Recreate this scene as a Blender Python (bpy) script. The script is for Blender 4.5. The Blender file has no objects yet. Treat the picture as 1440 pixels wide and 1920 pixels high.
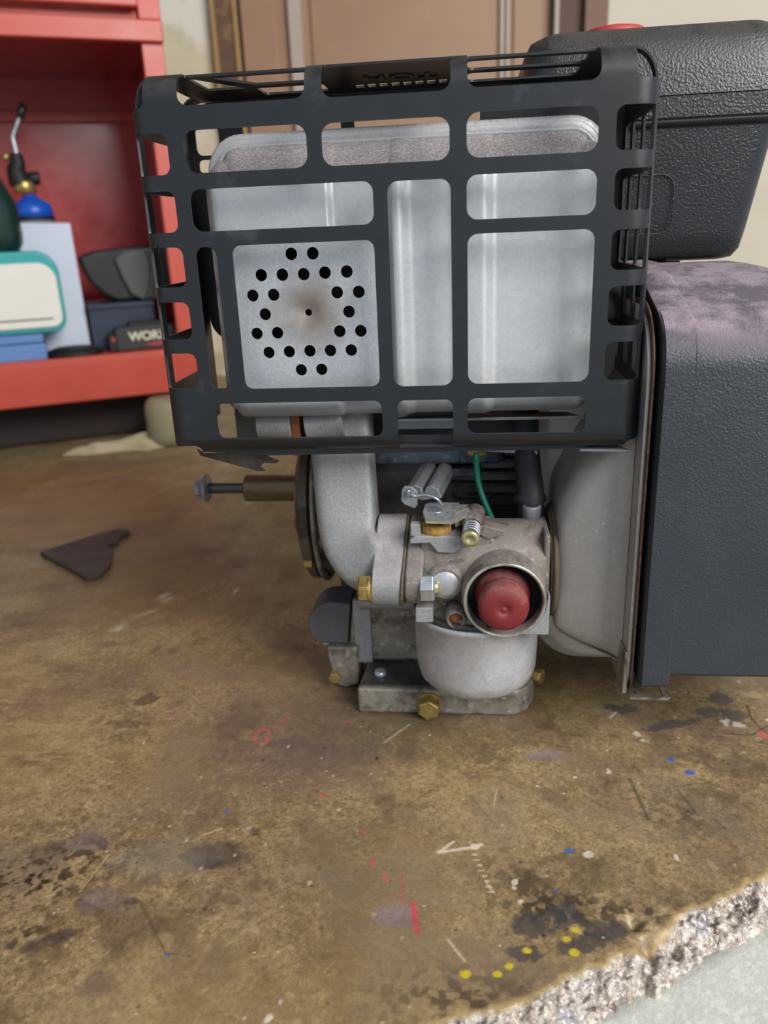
import bpy, bmesh, math, random
import numpy as np
from mathutils import Vector, Matrix, Euler
from mathutils.geometry import delaunay_2d_cdt

random.seed(7); rng = np.random.default_rng(7)
S = bpy.context.scene
COL = S.collection
PI = math.pi

# ------------------------------------------------------------------ camera
F = 1480.0                                   # focal length in pixels of a 1440 x 1920 frame
Vd = np.array([180., 4190., F]); Vd /= np.linalg.norm(Vd)
Xl = np.array([-13620., 40., F]); Xl -= Xl.dot(Vd) * Vd; Xl /= np.linalg.norm(Xl)
RW = np.stack([-Xl, -Vd, np.cross(-Vd, -Xl)])
RW = np.stack([-Xl, np.cross(-Vd, -Xl), -Vd])
CAM = np.array([28.602, -318.0, 237.604])    # millimetres, bench top is z = 0, guard front is y = 0
cd = bpy.data.cameras.new('camera'); cam = bpy.data.objects.new('camera', cd); COL.objects.link(cam)
cd.sensor_fit = 'VERTICAL'; cd.sensor_height = 36; cd.lens = F / 1920 * 36
cd.clip_start = 0.01; cd.clip_end = 100
M = Matrix.Identity(4)
for i in range(3):
    M[i][0] = RW[i][0]; M[i][1] = -RW[i][1]; M[i][2] = -RW[i][2]; M[i][3] = CAM[i] / 1000
cam.matrix_world = M
cd.dof.use_dof = True; cd.dof.focus_distance = 0.325; cd.dof.aperture_fstop = 10.5
S.camera = cam

# ------------------------------------------------------------------ world and light
W = bpy.data.worlds.new('sky'); S.world = W; W.use_nodes = True
bgn = W.node_tree.nodes['Background']
bgn.inputs[0].default_value = (0.80, 0.90, 1.0, 1); bgn.inputs[1].default_value = .62
def area(name, loc, target, sx, sy, power, col):
    ld = bpy.data.lights.new(name, 'AREA'); ld.shape = 'RECTANGLE'; ld.size = sx; ld.size_y = sy
    ld.energy = power; ld.color = col
    o = bpy.data.objects.new(name, ld); COL.objects.link(o); o.location = loc
    o.rotation_euler = (Vector(target) - Vector(loc)).to_track_quat('-Z', 'Y').to_euler()
    return o
area('daylight_from_garage_door', (1.3, -1.15, 1.25), (0.0, 0.1, 0.1), 1.2, 1.0, 62, (1.0, 0.97, 0.93))
S.view_settings.view_transform = 'Standard'; S.view_settings.look = 'None'
S.view_settings.gamma = 1; S.view_settings.use_curve_mapping = False
S.view_settings.exposure = 0.0

# ------------------------------------------------------------------ pixel -> point helper (real planes at real depths)
def ray(px, py): return RW @ np.array([px - 720., py - 960., F])
def P(px, py, X=None, Y=None, Z=None):
    r = ray(px, py)
    if X is not None: t = (X - CAM[0]) / r[0]
    elif Y is not None: t = (Y - CAM[1]) / r[1]
    else: t = (Z - CAM[2]) / r[2]
    return CAM + r * t

# ------------------------------------------------------------------ materials
def srgb(c):
    if isinstance(c, str):
        c = [int(c[i:i+2], 16) / 255 for i in (0, 2, 4)]
    return tuple((v / 12.92 if v <= .04045 else ((v + .055) / 1.055) ** 2.4) for v in c[:3]) + (1,)

class NT:
    def __init__(s, name):
        s.m = bpy.data.materials.new(name); s.m.use_nodes = True
        s.t = s.m.node_tree; s.b = s.t.nodes['Principled BSDF']
        s.tc = s.t.nodes.new('ShaderNodeTexCoord').outputs['Object']
    def n(s, typ, **kw):
        o = s.t.nodes.new(typ)
        for k, v in kw.items(): setattr(o, k, v)
        return o
    def link(s, a, b): s.t.links.new(a, b)
    def noise(s, scale, detail=4, rough=.6, dist=0, vec=None):
        o = s.n('ShaderNodeTexNoise'); s.link(vec or s.tc, o.inputs['Vector'])
        o.inputs['Scale'].default_value = scale; o.inputs['Detail'].default_value = detail
        o.inputs['Roughness'].default_value = rough; o.inputs['Distortion'].default_value = dist
        return o.outputs['Fac']
    def ramp(s, fac, a, b, va=0., vb=1.):
        o = s.n('ShaderNodeMapRange'); o.clamp = True; s.link(fac, o.inputs[0])
        o.inputs[1].default_value = a; o.inputs[2].default_value = b
        o.inputs[3].default_value = va; o.inputs[4].default_value = vb
        return o.outputs[0]
    def math(s, op, a, b):
        o = s.n('ShaderNodeMath', operation=op)
        for i, v in enumerate((a, b)):
            if isinstance(v, (int, float)): o.inputs[i].default_value = v
            else: s.link(v, o.inputs[i])
        return o.outputs[0]
    def mix(s, fac, a, b):
        o = s.n('ShaderNodeMix', data_type='RGBA')
        for i, v in ((0, fac), (6, a), (7, b)):
            if isinstance(v, (int, float)): o.inputs[i].default_value = v
            elif isinstance(v, (tuple, list)): o.inputs[i].default_value = v
            else: s.link(v, o.inputs[i])
        return o.outputs[2]
    def bump(s, h, strength, dist):
        o = s.n('ShaderNodeBump'); o.inputs['Strength'].default_value = strength
        o.inputs['Distance'].default_value = dist; s.link(h, o.inputs['Height'])
        s.link(o.outputs[0], s.b.inputs['Normal'])
    def mapping(s, scale, rot=(0, 0, 0)):
        o = s.n('ShaderNodeMapping'); s.link(s.tc, o.inputs[0])
        o.inputs['Scale'].default_value = scale; o.inputs['Rotation'].default_value = rot
        return o.outputs[0]

def mat(name, base, rough=.5, metal=0., var=.12, vscale=60, spots=(), dust=None, grain=None, bump=None, spec=.5, coat=0):
    """base colour with tone variation; spots = [(colour, scale, lo, hi, amount)]; dust = (colour, amount, noise scale) settles on upward faces"""
    q = NT(name)
    c = srgb(base)
    n1 = q.noise(vscale, 6, .65)
    dark = tuple(v * (1 - var) for v in c[:3]) + (1,); lite = tuple(min(1, v * (1 + var)) for v in c[:3]) + (1,)
    colr = q.mix(q.ramp(n1, .35, .65), dark, lite)
    if grain:
        g = q.noise(grain[0], 2, .7)
        colr = q.mix(q.ramp(g, .38, .62, 0, grain[2] if len(grain) > 2 else .5), colr, srgb(grain[1]))
    for k, (sc, scl, lo, hi, am) in enumerate(spots):
        f = q.noise(scl, 5, .6, 0, q.mapping((1, 1, 1), (k * .7, k * 1.3, 0)))
        colr = q.mix(q.ramp(f, lo, hi, 0, am), colr, srgb(sc))
    rr = q.ramp(n1, .3, .7, max(.05, rough - .08), min(1, rough + .08))
    me = metal = float(metal)
    if dust:
        geo = q.n('ShaderNodeNewGeometry'); sp = q.n('ShaderNodeSeparateXYZ'); q.link(geo.outputs['Normal'], sp.inputs[0])
        up = q.ramp(sp.outputs[2], .15, .75)
        dn = q.ramp(q.noise(dust[2], 5, .7), .40, .56, .35, 1)
        fine = q.ramp(q.noise(1800, 2, .8), .3, .6, .7, 1)
        f = q.math('MULTIPLY', q.math('MULTIPLY', up, dn), q.math('MULTIPLY', fine, dust[1]))
        colr = q.mix(f, colr, srgb(dust[0]))
        rr = q.ramp(f, 0, .6, rough, .9)
        o = q.n('ShaderNodeMath', operation='SUBTRACT'); o.use_clamp = True
        o.inputs[0].default_value = metal; q.link(f, o.inputs[1]); me = o.outputs[0]
    q.link(colr, q.b.inputs['Base Color'])
    q.link(rr, q.b.inputs['Roughness'])
    if isinstance(me, float): q.b.inputs['Metallic'].default_value = me
    else: q.link(me, q.b.inputs['Metallic'])
    q.b.inputs['Specular IOR Level'].default_value = spec
    if coat: q.b.inputs['Coat Weight'].default_value = coat; q.b.inputs['Coat Roughness'].default_value = .15
    if bump: q.bump(q.noise(bump[0], 3, .6), bump[1], bump[2])
    return q.m

MAUVE = '8d8289'
m_guard = mat('black_painted_steel', '14171b', .40, .0, .25, 40, [('4c5256', 40, .6, .70, .35), ('6a5a48', 300, .70, .76, .5)], ('6c6864', .25, 60), bump=(900, .05, .0002), spec=.6)
m_guard_edge = m_guard
m_muf = mat('galvanised_muffler_steel', 'c9cbcd', .42, .45, .06, 30, [('8f8a80', 14, .58, .75, .5), ('d8dcdf', 700, .64, .7, .6)], ('8c7e80', 1.0, 900), grain=(600, 'b0b4b8', .35), bump=(700, .12, .0002))
m_perf = mat('sooty_perforated_steel', 'bcbec2', .45, .45, .06, 60, [('dcdcdc', 800, .66, .7, .7)], None, grain=(700, '9aa0a6', .4), bump=(800, .15, .0002))
m_hollow = mat('dark_hollow', '0a0a0a', .9, 0, .1)
m_cast = mat('cast_aluminium', '9d9fa1', .58, .35, .1, 50, [('c4c6c8', 1100, .56, .68, .3), ('6d6358', 60, .56, .74, .5)], ('857a7c', .8, 250), grain=(900, '7f7c7a', .45), bump=(900, .3, .0004))
m_carb = mat('stained_carburettor_casting', '827b72', .5, .35, .14, 80, [('3d3226', 70, .5, .62, .85), ('b7b3aa', 400, .58, .68, .45)], ('756b6c', .7, 250), grain=(1000, '6a635b', .45), bump=(900, .25, .0004))
m_bowl = mat('dull_float_bowl_metal', 'bcbec2', .42, .45, .08, 70, [('cfd0d4', 160, .58, .66, .45), ('857a6c', 50, .6, .75, .4)], None, grain=(500, '97939a', .3), bump=(300, .12, .0003))
m_dirty = mat('greasy_crankcase_casting', '8a857a', .5, .25, .2, 60, [('453c32', 110, .48, .64, .7), ('c0beb4', 190, .56, .68, .55)], None, bump=(350, .4, .0006))
m_dirty2 = mat('brown_greasy_casting', '5d5245', .5, .2, .25, 50, [('2c2219', 60, .46, .62, .85), ('a8a294', 50, .58, .68, .8)], None, bump=(350, .4, .0006))
m_oily = mat('oily_dark_casting', '4a4846', .35, .2, .25, 60, [('22201e', 40, .45, .65, .7)], None, bump=(300, .3, .0005))
m_grayflat = mat('dark_grey_casting_face', '57565a', .6, .15, .12, 90, [], None, bump=(900, .3, .0003))
m_house = mat('drawn_steel_housing', 'a09b97', .42, .4, .07, 40, [('7d6a58', 30, .58, .76, .45), ('c6c8cc', 200, .64, .7, .4)], None, grain=(500, '8e8a8a', .3), bump=(300, .08, .0003))
m_plast = mat('textured_black_plastic', '2b2f35', .42, 0, .15, 30, [('4a4a4c', 12, .58, .72, .15)], ('94858f', 1.0, 55), spec=.6)
m_tank = mat('pebbled_black_plastic', '1c1e21', .36, 0, .15, 30, [('bbbbbb', 500, .74, .76, .4)], ('45423e', .8, 60), spec=.6)
def pebble(m, scale, strength, dist):
    t = m.node_tree; b = t.nodes['Principled BSDF']
    v = t.nodes.new('ShaderNodeTexNoise'); v.inputs['Scale'].default_value = scale; v.inputs['Detail'].default_value = 2
    tc = t.nodes.new('ShaderNodeTexCoord'); t.links.new(tc.outputs['Object'], v.inputs['Vector'])
    bp = t.nodes.new('ShaderNodeBump'); bp.inputs['Strength'].default_value = strength; bp.inputs['Distance'].default_value = dist
    t.links.new(v.outputs['Fac'], bp.inputs['Height']); t.links.new(bp.outputs[0], b.inputs['Normal'])
pebble(m_plast, 1050, .6, .0005); pebble(m_tank, 950, .75, .0005)
m_red = mat('red_primer_rubber', '742024', .55, 0, .12, 120, [('7a5a55', 200, .58, .7, .4)], ('8a6058', .7, 300))
m_redcap = mat('red_cap_plastic', 'b03a36', .5, 0, .1)
m_brass = mat('yellow_zinc_bolt', 'b39a5c', .35, .7, .15, 150, [('6a5230', 120, .52, .7, .6)], None)
m_zinc = mat('zinc_plated_steel', 'b4bac2', .32, .75, .12, 150, [('7d7466', 120, .58, .7, .5)], None)
m_gold = mat('yellow_chromate_steel', 'c0b98a', .3, .7, .12, 150, [('8a8a92', 200, .5, .6, .6)], None)
m_steel = mat('dull_grey_steel', '8a8e92', .45, .55, .12, 100, [('5a544c', 90, .55, .7, .5)], ('857c80', .5, 300))
m_shaft = mat('oiled_brown_steel', '6d5c48', .32, .6, .15, 60, [('3c3024', 60, .5, .7, .6)], None)
m_bolt = mat('dark_blackened_bolt', '4c4f50', .35, .7, .15, 90, [], None)
m_rust = mat('rusty_steel', '7a4a32', .75, .1, .25, 300, [('a5522a', 300, .5, .6, .6)], None)
m_wet = mat('wet_stained_casting', '6b6560', .3, .3, .25, 90, [('2a2420', 80, .45, .62, .8), ('d8d8dc', 240, .6, .68, .7)], None, bump=(300, .6, .0008))
m_foam = mat('ochre_felt_washer', 'a8813c', .95, 0, .25, 500, [('6b4d24', 400, .5, .6, .6)], None, bump=(1500, .8, .0008))
m_fin = mat('dark_cylinder_casting', '34353a', .5, .3, .3, 60, [('7c8696', 90, .52, .64, .5)], None, bump=(300, .4, .0005))
m_blue = mat('corroded_head_casting', '616b78', .5, .3, .2, 60, [('2b3038', 70, .48, .6, .8), ('a4b0bf', 200, .58, .66, .6)], None, bump=(300, .5, .0006))
m_white = mat('off_white_painted_shroud', 'c9c6be', .35, 0, .05, 20, [('8a7d6c', 30, .6, .75, .3)], None)
m_rubber = mat('black_rubber_hose', '26262a', .6, 0, .2, 60, [], None)
m_green = mat('green_wire_insulation', '0f6a58', .4, 0, .05)
m_black = mat('matte_black', '111214', .6, 0, .2)
m_copper = mat('coppery_steel_edge', '6b5648', .5, .5, .2, 300, [('4a3024', 400, .5, .6, .7)], None)
m_rim = mat('worn_bare_rim', 'aaa69e', .35, .5, .15, 150, [('6a6258', 120, .52, .66, .7)])
m_tab = mat('worn_bronze_steel', '8d8474', .4, .5, .2, 200, [('4a3b2c', 150, .5, .64, .8)])
m_gasket = mat('brown_gasket', '5d5040', .8, 0, .2, 200)

# ------------------------------------------------------------------ geometry helpers (all in millimetres)
class MB:
    def __init__(s): s.v = []; s.f = []; s.sm = []
    def add(s, vs, fs, smooth=False):
        b = len(s.v); s.v += [tuple(map(float, p)) for p in vs]
        s.f += [tuple(i + b for i in f) for f in fs]; s.sm += [smooth] * len(fs); return s
    def box(s, x0, x1, y0, y1, z0, z1, Mx=None):
        vs = [Vector((x, y, z)) for x in (x0, x1) for y in (y0, y1) for z in (z0, z1)]
        if Mx is not None: vs = [Mx @ v for v in vs]
        return s.add(vs, [(0, 1, 3, 2), (4, 6, 7, 5), (0, 4, 5, 1), (2, 3, 7, 6), (0, 2, 6, 4), (1, 5, 7, 3)])
    def loft(s, rings, close=True, cap0=True, cap1=True, smooth=True):
        n = len(rings[0]); vs = [p for r in rings for p in r]; fs = []
        for k in range(len(rings) - 1):
            for i in range(n if close else n - 1):
                j = (i + 1) % n
                fs.append((k*n+i, k*n+j, (k+1)*n+j, (k+1)*n+i))
        s.add(vs, fs, smooth)
        b = len(s.v) - len(vs)
        if cap0: s.f.append(tuple(b + i for i in range(n))[::-1]); s.sm.append(False)
        if cap1: s.f.append(tuple(b + (len(rings)-1)*n + i for i in range(n))); s.sm.append(False)
        return s
    def lathe(s, prof, org=(0, 0, 0), axis=(0, 0, 1), seg=40, sx=1., smooth=True, open_=False):
        """prof = [(radius, height)] along axis from org"""
        a = Vector(axis).normalized(); q = Vector((0, 0, 1)).rotation_difference(a).to_matrix()
        o = Vector(org); rings = []
        for r, h in prof:
            r = max(r, .01)
            rings.append([o + q @ Vector((r*math.cos(2*PI*i/seg)*sx, r*math.sin(2*PI*i/seg), h)) for i in range(seg)])
        return s.loft(rings, smooth=smooth, cap0=not open_, cap1=not open_)
    def cyl(s, p0, p1, r, r1=None, seg=24):
        d = Vector(p1) - Vector(p0)
        return s.lathe([(r, 0), (r if r1 is None else r1, d.length)], p0, d, seg)
    def hexa(s, p0, d, af, h, ch=.6, rot=0):
        a = Vector(d).normalized(); q = Vector((0, 0, 1)).rotation_difference(a).to_matrix(); o = Vector(p0)
        R = af / 2 / math.cos(PI/6)
        def ring(r, z): return [o + q @ Vector((r*math.cos(PI/3*i+rot), r*math.sin(PI/3*i+rot), z)) for i in range(6)]
        return s.loft([ring(R, 0), ring(R, h-ch), ring(R*.88, h)], smooth=False)
    def tube(s, pts, r, seg=12, res=6):
        pts = [Vector(p) for p in pts]
        if res > 1 and len(pts) > 2:
            out = []
            for i in range(len(pts)-1):
                p0 = pts[max(i-1, 0)]; p1 = pts[i]; p2 = pts[i+1]; p3 = pts[min(i+2, len(pts)-1)]
                for k in range(res):
                    t = k/res
                    out.append(.5*((2*p1)+(-p0+p2)*t+(2*p0-5*p1+4*p2-p3)*t*t+(-p0+3*p1-3*p2+p3)*t**3))
            out.append(pts[-1]); pts = out
        rings = []; up = None
        for i, p in enumerate(pts):
            d = (pts[min(i+1, len(pts)-1)] - pts[max(i-1, 0)]).normalized()
            if up is None: up = d.orthogonal().normalized()
            up = (up - d*up.dot(d)).normalized(); w = d.cross(up)
            rr = r(i/(len(pts)-1)) if callable(r) else r
            rings.append([p + (up*math.cos(2*PI*k/seg) + w*math.sin(2*PI*k/seg))*rr for k in range(seg)])
        return s.loft(rings)
    def prism(s, poly, f0, f1, smooth=False):
        """poly 2D list; f0, f1 map (a,b)->3D for the two ends"""
        return s.loft([[Vector(f0(*p)) for p in poly], [Vector(f1(*p)) for p in poly]], smooth=smooth)
    def prismY(s, poly, y0, y1): return s.prism(poly, lambda a, b: (a, y0, b), lambda a, b: (a, y1, b))
    def prismX(s, poly, x0, x1): return s.prism(poly, lambda a, b: (x0, a, b), lambda a, b: (x1, a, b))
    def prismZ(s, poly, z0, z1): return s.prism(poly, lambda a, b: (a, b, z0), lambda a, b: (a, b, z1))
    def build(s, name, material, parent=None, bevel=0, seg=2, solid=0, sub=0, soft=None, world=None):
        me = bpy.data.meshes.new(name)
        me.from_pydata([(x/1000, y/1000, z/1000) for x, y, z in s.v], [], s.f)
        me.polygons.foreach_set('use_smooth', s.sm)
        me.materials.append(material)
        bm = bmesh.new(); bm.from_mesh(me); bmesh.ops.recalc_face_normals(bm, faces=bm.faces)
        if solid:
            bmesh.ops.solidify(bm, geom=bm.faces[:], thickness=solid/1000)
            for f in bm.faces: f.smooth = True
            for e in bm.edges: e.smooth = len(e.link_faces) == 2 and e.calc_face_angle(0) < math.radians(32)
        bm.to_mesh(me); bm.free()
        me.update()
        o = bpy.data.objects.new(name, me); COL.objects.link(o)
        if parent is not None: attach(o, parent)
        if bevel:
            m = o.modifiers.new('edge', 'BEVEL'); m.width = bevel/1000; m.segments = seg; m.limit_method = 'ANGLE'; m.angle_limit = math.radians(35)
            m.harden_normals = True
            for p in me.polygons: p.use_smooth = True
        if sub:
            m = o.modifiers.new('sub', 'SUBSURF'); m.levels = sub; m.render_levels = sub
        if soft and not solid:
            for p in me.polygons: p.use_smooth = True
            try: me.set_sharp_from_angle(angle=math.radians(soft))
            except Exception: pass
        return o
ROOTLOC = {}
def attach(o, parent):
    o.parent = parent
    w = Vector((0, 0, 0)); p = parent
    while p is not None: w = w + Vector(p.location); p = p.parent
    if parent.type == 'EMPTY' or parent.parent is not None or True:
        o.location = Vector(o.location) - w
def root(name, loc, label, cat, group=None):
    o = bpy.data.objects.new(name, None); COL.objects.link(o); o.empty_display_size = .02
    o.location = Vector(loc)/1000; o['label'] = label; o['category'] = cat
    if group: o['group'] = group
    return o
def tag(o, label, cat, group=None, kind=None):
    o['label'] = label; o['category'] = cat
    if group: o['group'] = group
    if kind: o['kind'] = kind
    return o
def struct(o): o['kind'] = 'structure'; return o

def rrect(x0, x1, y0, y1, r, n=6):
    """rounded rectangle, counter-clockwise; r may be a 4-list: (x0y0, x1y0, x1y1, x0y1)"""
    rs = r if isinstance(r, (list, tuple)) else [r]*4
    out = []
    for (cx, cy, sx, sy, a0), q in zip(((x0, y0, 1, 1, PI), (x1, y0, -1, 1, 1.5*PI), (x1, y1, -1, -1, 0), (x0, y1, 1, -1, .5*PI)), rs):
        if q <= 0: out.append((cx, cy)); continue
        for k in range(n+1):
            a = a0 + PI/2*k/n
            out.append((cx + sx*q + q*math.cos(a), cy + sy*q + q*math.sin(a)))
    return out
def circ(cx, cy, r, n=20): return [(cx + r*math.cos(2*PI*i/n), cy + r*math.sin(2*PI*i/n)) for i in range(n)]
def inside(pts, poly):
    x = pts[:, 0]; y = pts[:, 1]; c = np.zeros(len(pts), bool); n = len(poly)
    for i in range(n):
        x0, y0 = poly[i]; x1, y1 = poly[(i+1) % n]
        if y0 == y1: continue
        k = ((y0 > y) != (y1 > y)) & (x < (x1-x0)*(y-y0)/(y1-y0)+x0)
        c ^= k
    return c
def sheet(outer, holes, fmap, extra=None):
    """flat sheet with holes, triangulated, then bent into space by fmap(u, v)"""
    vs = []; es = []
    def fine(poly):
        out = []
        for i, p in enumerate(poly):
            q_ = poly[(i+1) % len(poly)]; n_ = max(1, int(math.hypot(q_[0]-p[0], q_[1]-p[1])/1.8))
            out += [(p[0]+(q_[0]-p[0])*k/n_, p[1]+(q_[1]-p[1])*k/n_) for k in range(n_)]
        return out
    outer = fine(outer); holes = [fine(h) if len(h) < 40 else h for h in holes]
    for poly in [outer] + holes:
        b = len(vs); vs += [Vector((float(a), float(c))) for a, c in poly]
        es += [(b+i, b+(i+1) % len(poly)) for i in range(len(poly))]
    if extra is not None and len(extra):
        ex = np.asarray(extra, float); ok = inside(ex, outer)
        for h in holes: ok &= ~inside(ex, h)
        vs += [Vector((float(a), float(c))) for a, c in ex[ok]]
    rv, re, rf, *_ = delaunay_2d_cdt(vs, es, [], 0, 1e-4)
    A = np.array([[v.x, v.y] for v in rv]); T = np.array([f for f in rf if len(f) == 3])
    cen = A[T].mean(axis=1); ok = inside(cen, outer)
    for h in holes: ok &= ~inside(cen, h)
    T = T[ok]
    mb = MB(); mb.add([fmap(u, v) for u, v in A], [tuple(int(i) for i in t) for t in T], True)
    return mb
def grid_pts(u0, u1, v0, v1, du, dv):
    return [(u, v) for u in np.arange(u0, u1, du) for v in np.arange(v0, v1, dv)]

# ================================================================== SETTING
# bench top: height field with a broken front corner, colour marks stored per vertex
EA = np.array([31., -134.8]); EB = np.array([141.5, -66.4])
ed = (EB-EA)/np.linalg.norm(EB-EA); en = np.array([ed[1], -ed[0]])     # along the edge / outward
def steps(a, b, d, grow_lo, grow_hi, g=1.12, mx=25):
    mid = list(np.arange(a, b, d)); lo = []; x = a; s_ = d
    while x > grow_lo: s_ = min(s_*g, mx); x -= s_; lo.append(x)
    hi = []; x = mid[-1]; s_ = d
    while x < grow_hi: s_ = min(s_*g, mx); x += s_; hi.append(x)
    return np.array(lo[::-1] + mid + hi)
def vnoise(x, y, scale, seed=0, octaves=3):
    out = np.zeros_like(x, dtype=float); amp = 1; tot = 0
    for o in range(octaves):
        xs = x/scale*2**o; ys = y/scale*2**o
        xi = np.floor(xs).astype(int); yi = np.floor(ys).astype(int); fx = xs-xi; fy = ys-yi
        fx = fx*fx*(3-2*fx); fy = fy*fy*(3-2*fy)
        def h(a, b):
            n = (a*374761393 + b*668265263 + (seed+o)*2246822519) & 0xffffffff
            n = ((n ^ (n >> 13))*1274126177) & 0xffffffff
            return ((n ^ (n >> 16)) & 0xffff)/65535.
        v = (h(xi, yi)*(1-fx)+h(xi+1, yi)*fx)*(1-fy)+(h(xi, yi+1)*(1-fx)+h(xi+1, yi+1)*fx)*fy
        out += v*amp; tot += amp; amp *= .55
    return out/tot
xs = steps(-145, 175, .62, -1400, 900); ys = steps(-150, 40, .62, -520, 1180, 1.05, 20)
GX, GY = np.meshgrid(xs, ys); gx = GX.ravel(); gy = GY.ravel()
sd = (gx-EA[0])*en[0] + (gy-EA[1])*en[1]; al = (gx-EA[0])*ed[0] + (gy-EA[1])*ed[1]
rag = 5*np.exp(-np.clip(al+10, 0, 200)/22) + (vnoise(al, al*0, 22, 3, 4)-.5)*12 + (vnoise(gx, gy, 4, 5, 3)-.5)*3
s2 = sd + rag
gz = (vnoise(gx, gy, 90, 11, 2)-1)*.4 + (vnoise(gx, gy, 2.4, 12, 2)-1)*.10
t = np.clip(s2/17, 0, 1)
fib = (vnoise(gx, gy, 5, 21, 4)-.5)*8*np.clip(s2/3, 0, 1) + (vnoise(gx, gy, 1.9, 22, 2)-.5)*3.2*np.clip(s2/2, 0, 1)
gz = np.where(s2 > 0, gz - 8*t**1.1 - 1.0*np.clip(s2/1.0, 0, 1) + fib, gz)
for (px, py, r, d) in ((1345, 1790, 4.5, 8), (1215, 1790, 3.5, 9), (1255, 1780, 3.5, 7), (1165, 1870, 2.5, 7), (1185, 1750, 2.5, 5)):   # deep bites
    c = P(px, py, Z=-5); gz -= .7*d*np.exp(-((gx-c[0])**2+(gy-c[1])**2)/r**2)
dents = ((393, 1618, 5, 2.4, .7), (245, 1687, 3.5, 1.6, .5), (477, 1557, 2, 2, .8), (748, 1718, 6, 3.5, .6), (1020, 1415, 7, 3.5, .4))
for (px, py, ra, rb, d) in dents:
    c = P(px, py, Z=0); gz -= d*np.exp(-(((gx-c[0])/ra)**2+((gy-c[1])/rb)**2))
gz = np.where(sd > 10.5, gz - (sd-10.5)*(.3+1.6*vnoise(al, sd*0, 6, 71, 3)), gz); gz = np.where(sd > 15, np.minimum(gz, -9-(sd-15)*3), gz); gz = np.maximum(gz, -22)
nx, ny = len(xs), len(ys)
me = bpy.data.meshes.new('workbench_top')
ov = np.maximum(sd-17, 0)
me.vertices.add(nx*ny); me.vertices.foreach_set('co', (np.stack([gx-en[0]*ov, gy-en[1]*ov, gz], 1)/1000).ravel())
I = np.arange(nx*ny).reshape(ny, nx)
Q = np.stack([I[:-1, :-1], I[:-1, 1:], I[1:, 1:], I[1:, :-1]], -1).reshape(-1, 4)
sq = sd[Q].min(axis=1) < 17; Q = Q[sq]
me.loops.add(len(Q)*4); me.loops.foreach_set('vertex_index', Q.ravel())
me.polygons.add(len(Q)); me.polygons.foreach_set('loop_start', np.arange(len(Q))*4); me.polygons.foreach_set('loop_total', np.full(len(Q), 4))
me.polygons.foreach_set('use_smooth', np.ones(len(Q), bool)); me.update(calc_edges=True); me.validate()
RGBA = np.zeros((nx*ny, 4)); wob = (vnoise(gx, gy, 5, 31, 3)-.5); wob2 = (vnoise(gx, gy, 1.6, 32, 2)-.5)
def blend(col, a):
    c = np.array(srgb(col)[:3]); a = np.clip(a, 0, 1)
    A0 = RGBA[:, 3]; An = a + A0*(1-a)
    RGBA[:, :3] = np.where(An[:, None] > 1e-4, (c*a[:, None] + RGBA[:, :3]*(A0*(1-a))[:, None])/np.maximum(An, 1e-4)[:, None], RGBA[:, :3]); RGBA[:, 3] = An
def spot(px, py, rx, ry, col, a=.9, rough=.5, soft=.35, rot=0):
    """a stain, or a painted dark reflection, centred where the pixel falls on the bench, radii in millimetres"""
    c = P(px, py, Z=0); dx = gx-c[0]; dy = gy-c[1]; cr, sr = math.cos(rot), math.sin(rot)
    u = (dx*cr+dy*sr)/rx; v = (-dx*sr+dy*cr)/ry
    d = np.sqrt(u*u+v*v) + wob*rough*2 + wob2*rough
    blend(col, a*np.clip((1-d)/soft+.5, 0, 1)*(np.sqrt(u*u+v*v) < 2.2))
def stroke(pts, w, col, a=.8, rough=.3):
    best = np.full(len(gx), 1e9)
    q = [P(x, y, Z=0)[:2] for x, y in pts]
    for p0, p1 in zip(q[:-1], q[1:]):
        d = p1-p0; L = max(d @ d, 1e-6); t_ = np.clip(((gx-p0[0])*d[0]+(gy-p0[1])*d[1])/L, 0, 1)
        best = np.minimum(best, np.hypot(gx-p0[0]-t_*d[0], gy-p0[1]-t_*d[1]))
    blend(col, a*np.clip(1.3-(best/w+wob2*rough*2+wob*rough), 0, 1))
# broad tints
blend('4f3f33', .55*np.clip((vnoise(gx+.5*gy, gy, 26, 45, 4)-.56)*6, 0, 1))
blend('6d5050', .40*np.clip((vnoise(gx, gy, 30, 46, 3)-.6)*6, 0, 1))
blend('55452f', .45*np.clip((vnoise(gx, gy, 7, 47, 4)-.56)*7, 0, 1))
blend('6e5a48', .5*np.clip((vnoise(gx, gy, 60, 41, 4)-.5)*3.2, 0, 1))
blend('a58a58', .5*np.clip((vnoise(gx, gy, 75, 42, 4)-.5)*3.2, 0, 1))
blend('74685f', .45*np.clip((vnoise(gx, gy, 38, 43, 4)-.54)*4, 0, 1))
spot(520, 1330, 55, 45, '66504e', .4, .35, .9); spot(620, 1430, 40, 22, '6a5658', .4, .35, .9)
spot(700, 1350, 60, 30, '3e3833', .45, .3, .9); spot(250, 1100, 60, 60, '7a5a3c', .4, .4, .9)  # first patch: the engine's dark reflection painted into the bench colour
spot(180, 960, 90, 80, '9a774a', .4, .4, .9); spot(90, 900, 100, 60, '8e6c44', .4, .4, .9)
spot(500, 1100, 50, 50, '7a5c42', .4, .4, .9)
spot(70, 1650, 26, 20, '3a2c22', .0); 
dk = np.clip((vnoise(gx, gy, 3.2, 51, 3)-.47)*9, 0, 1)
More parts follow.
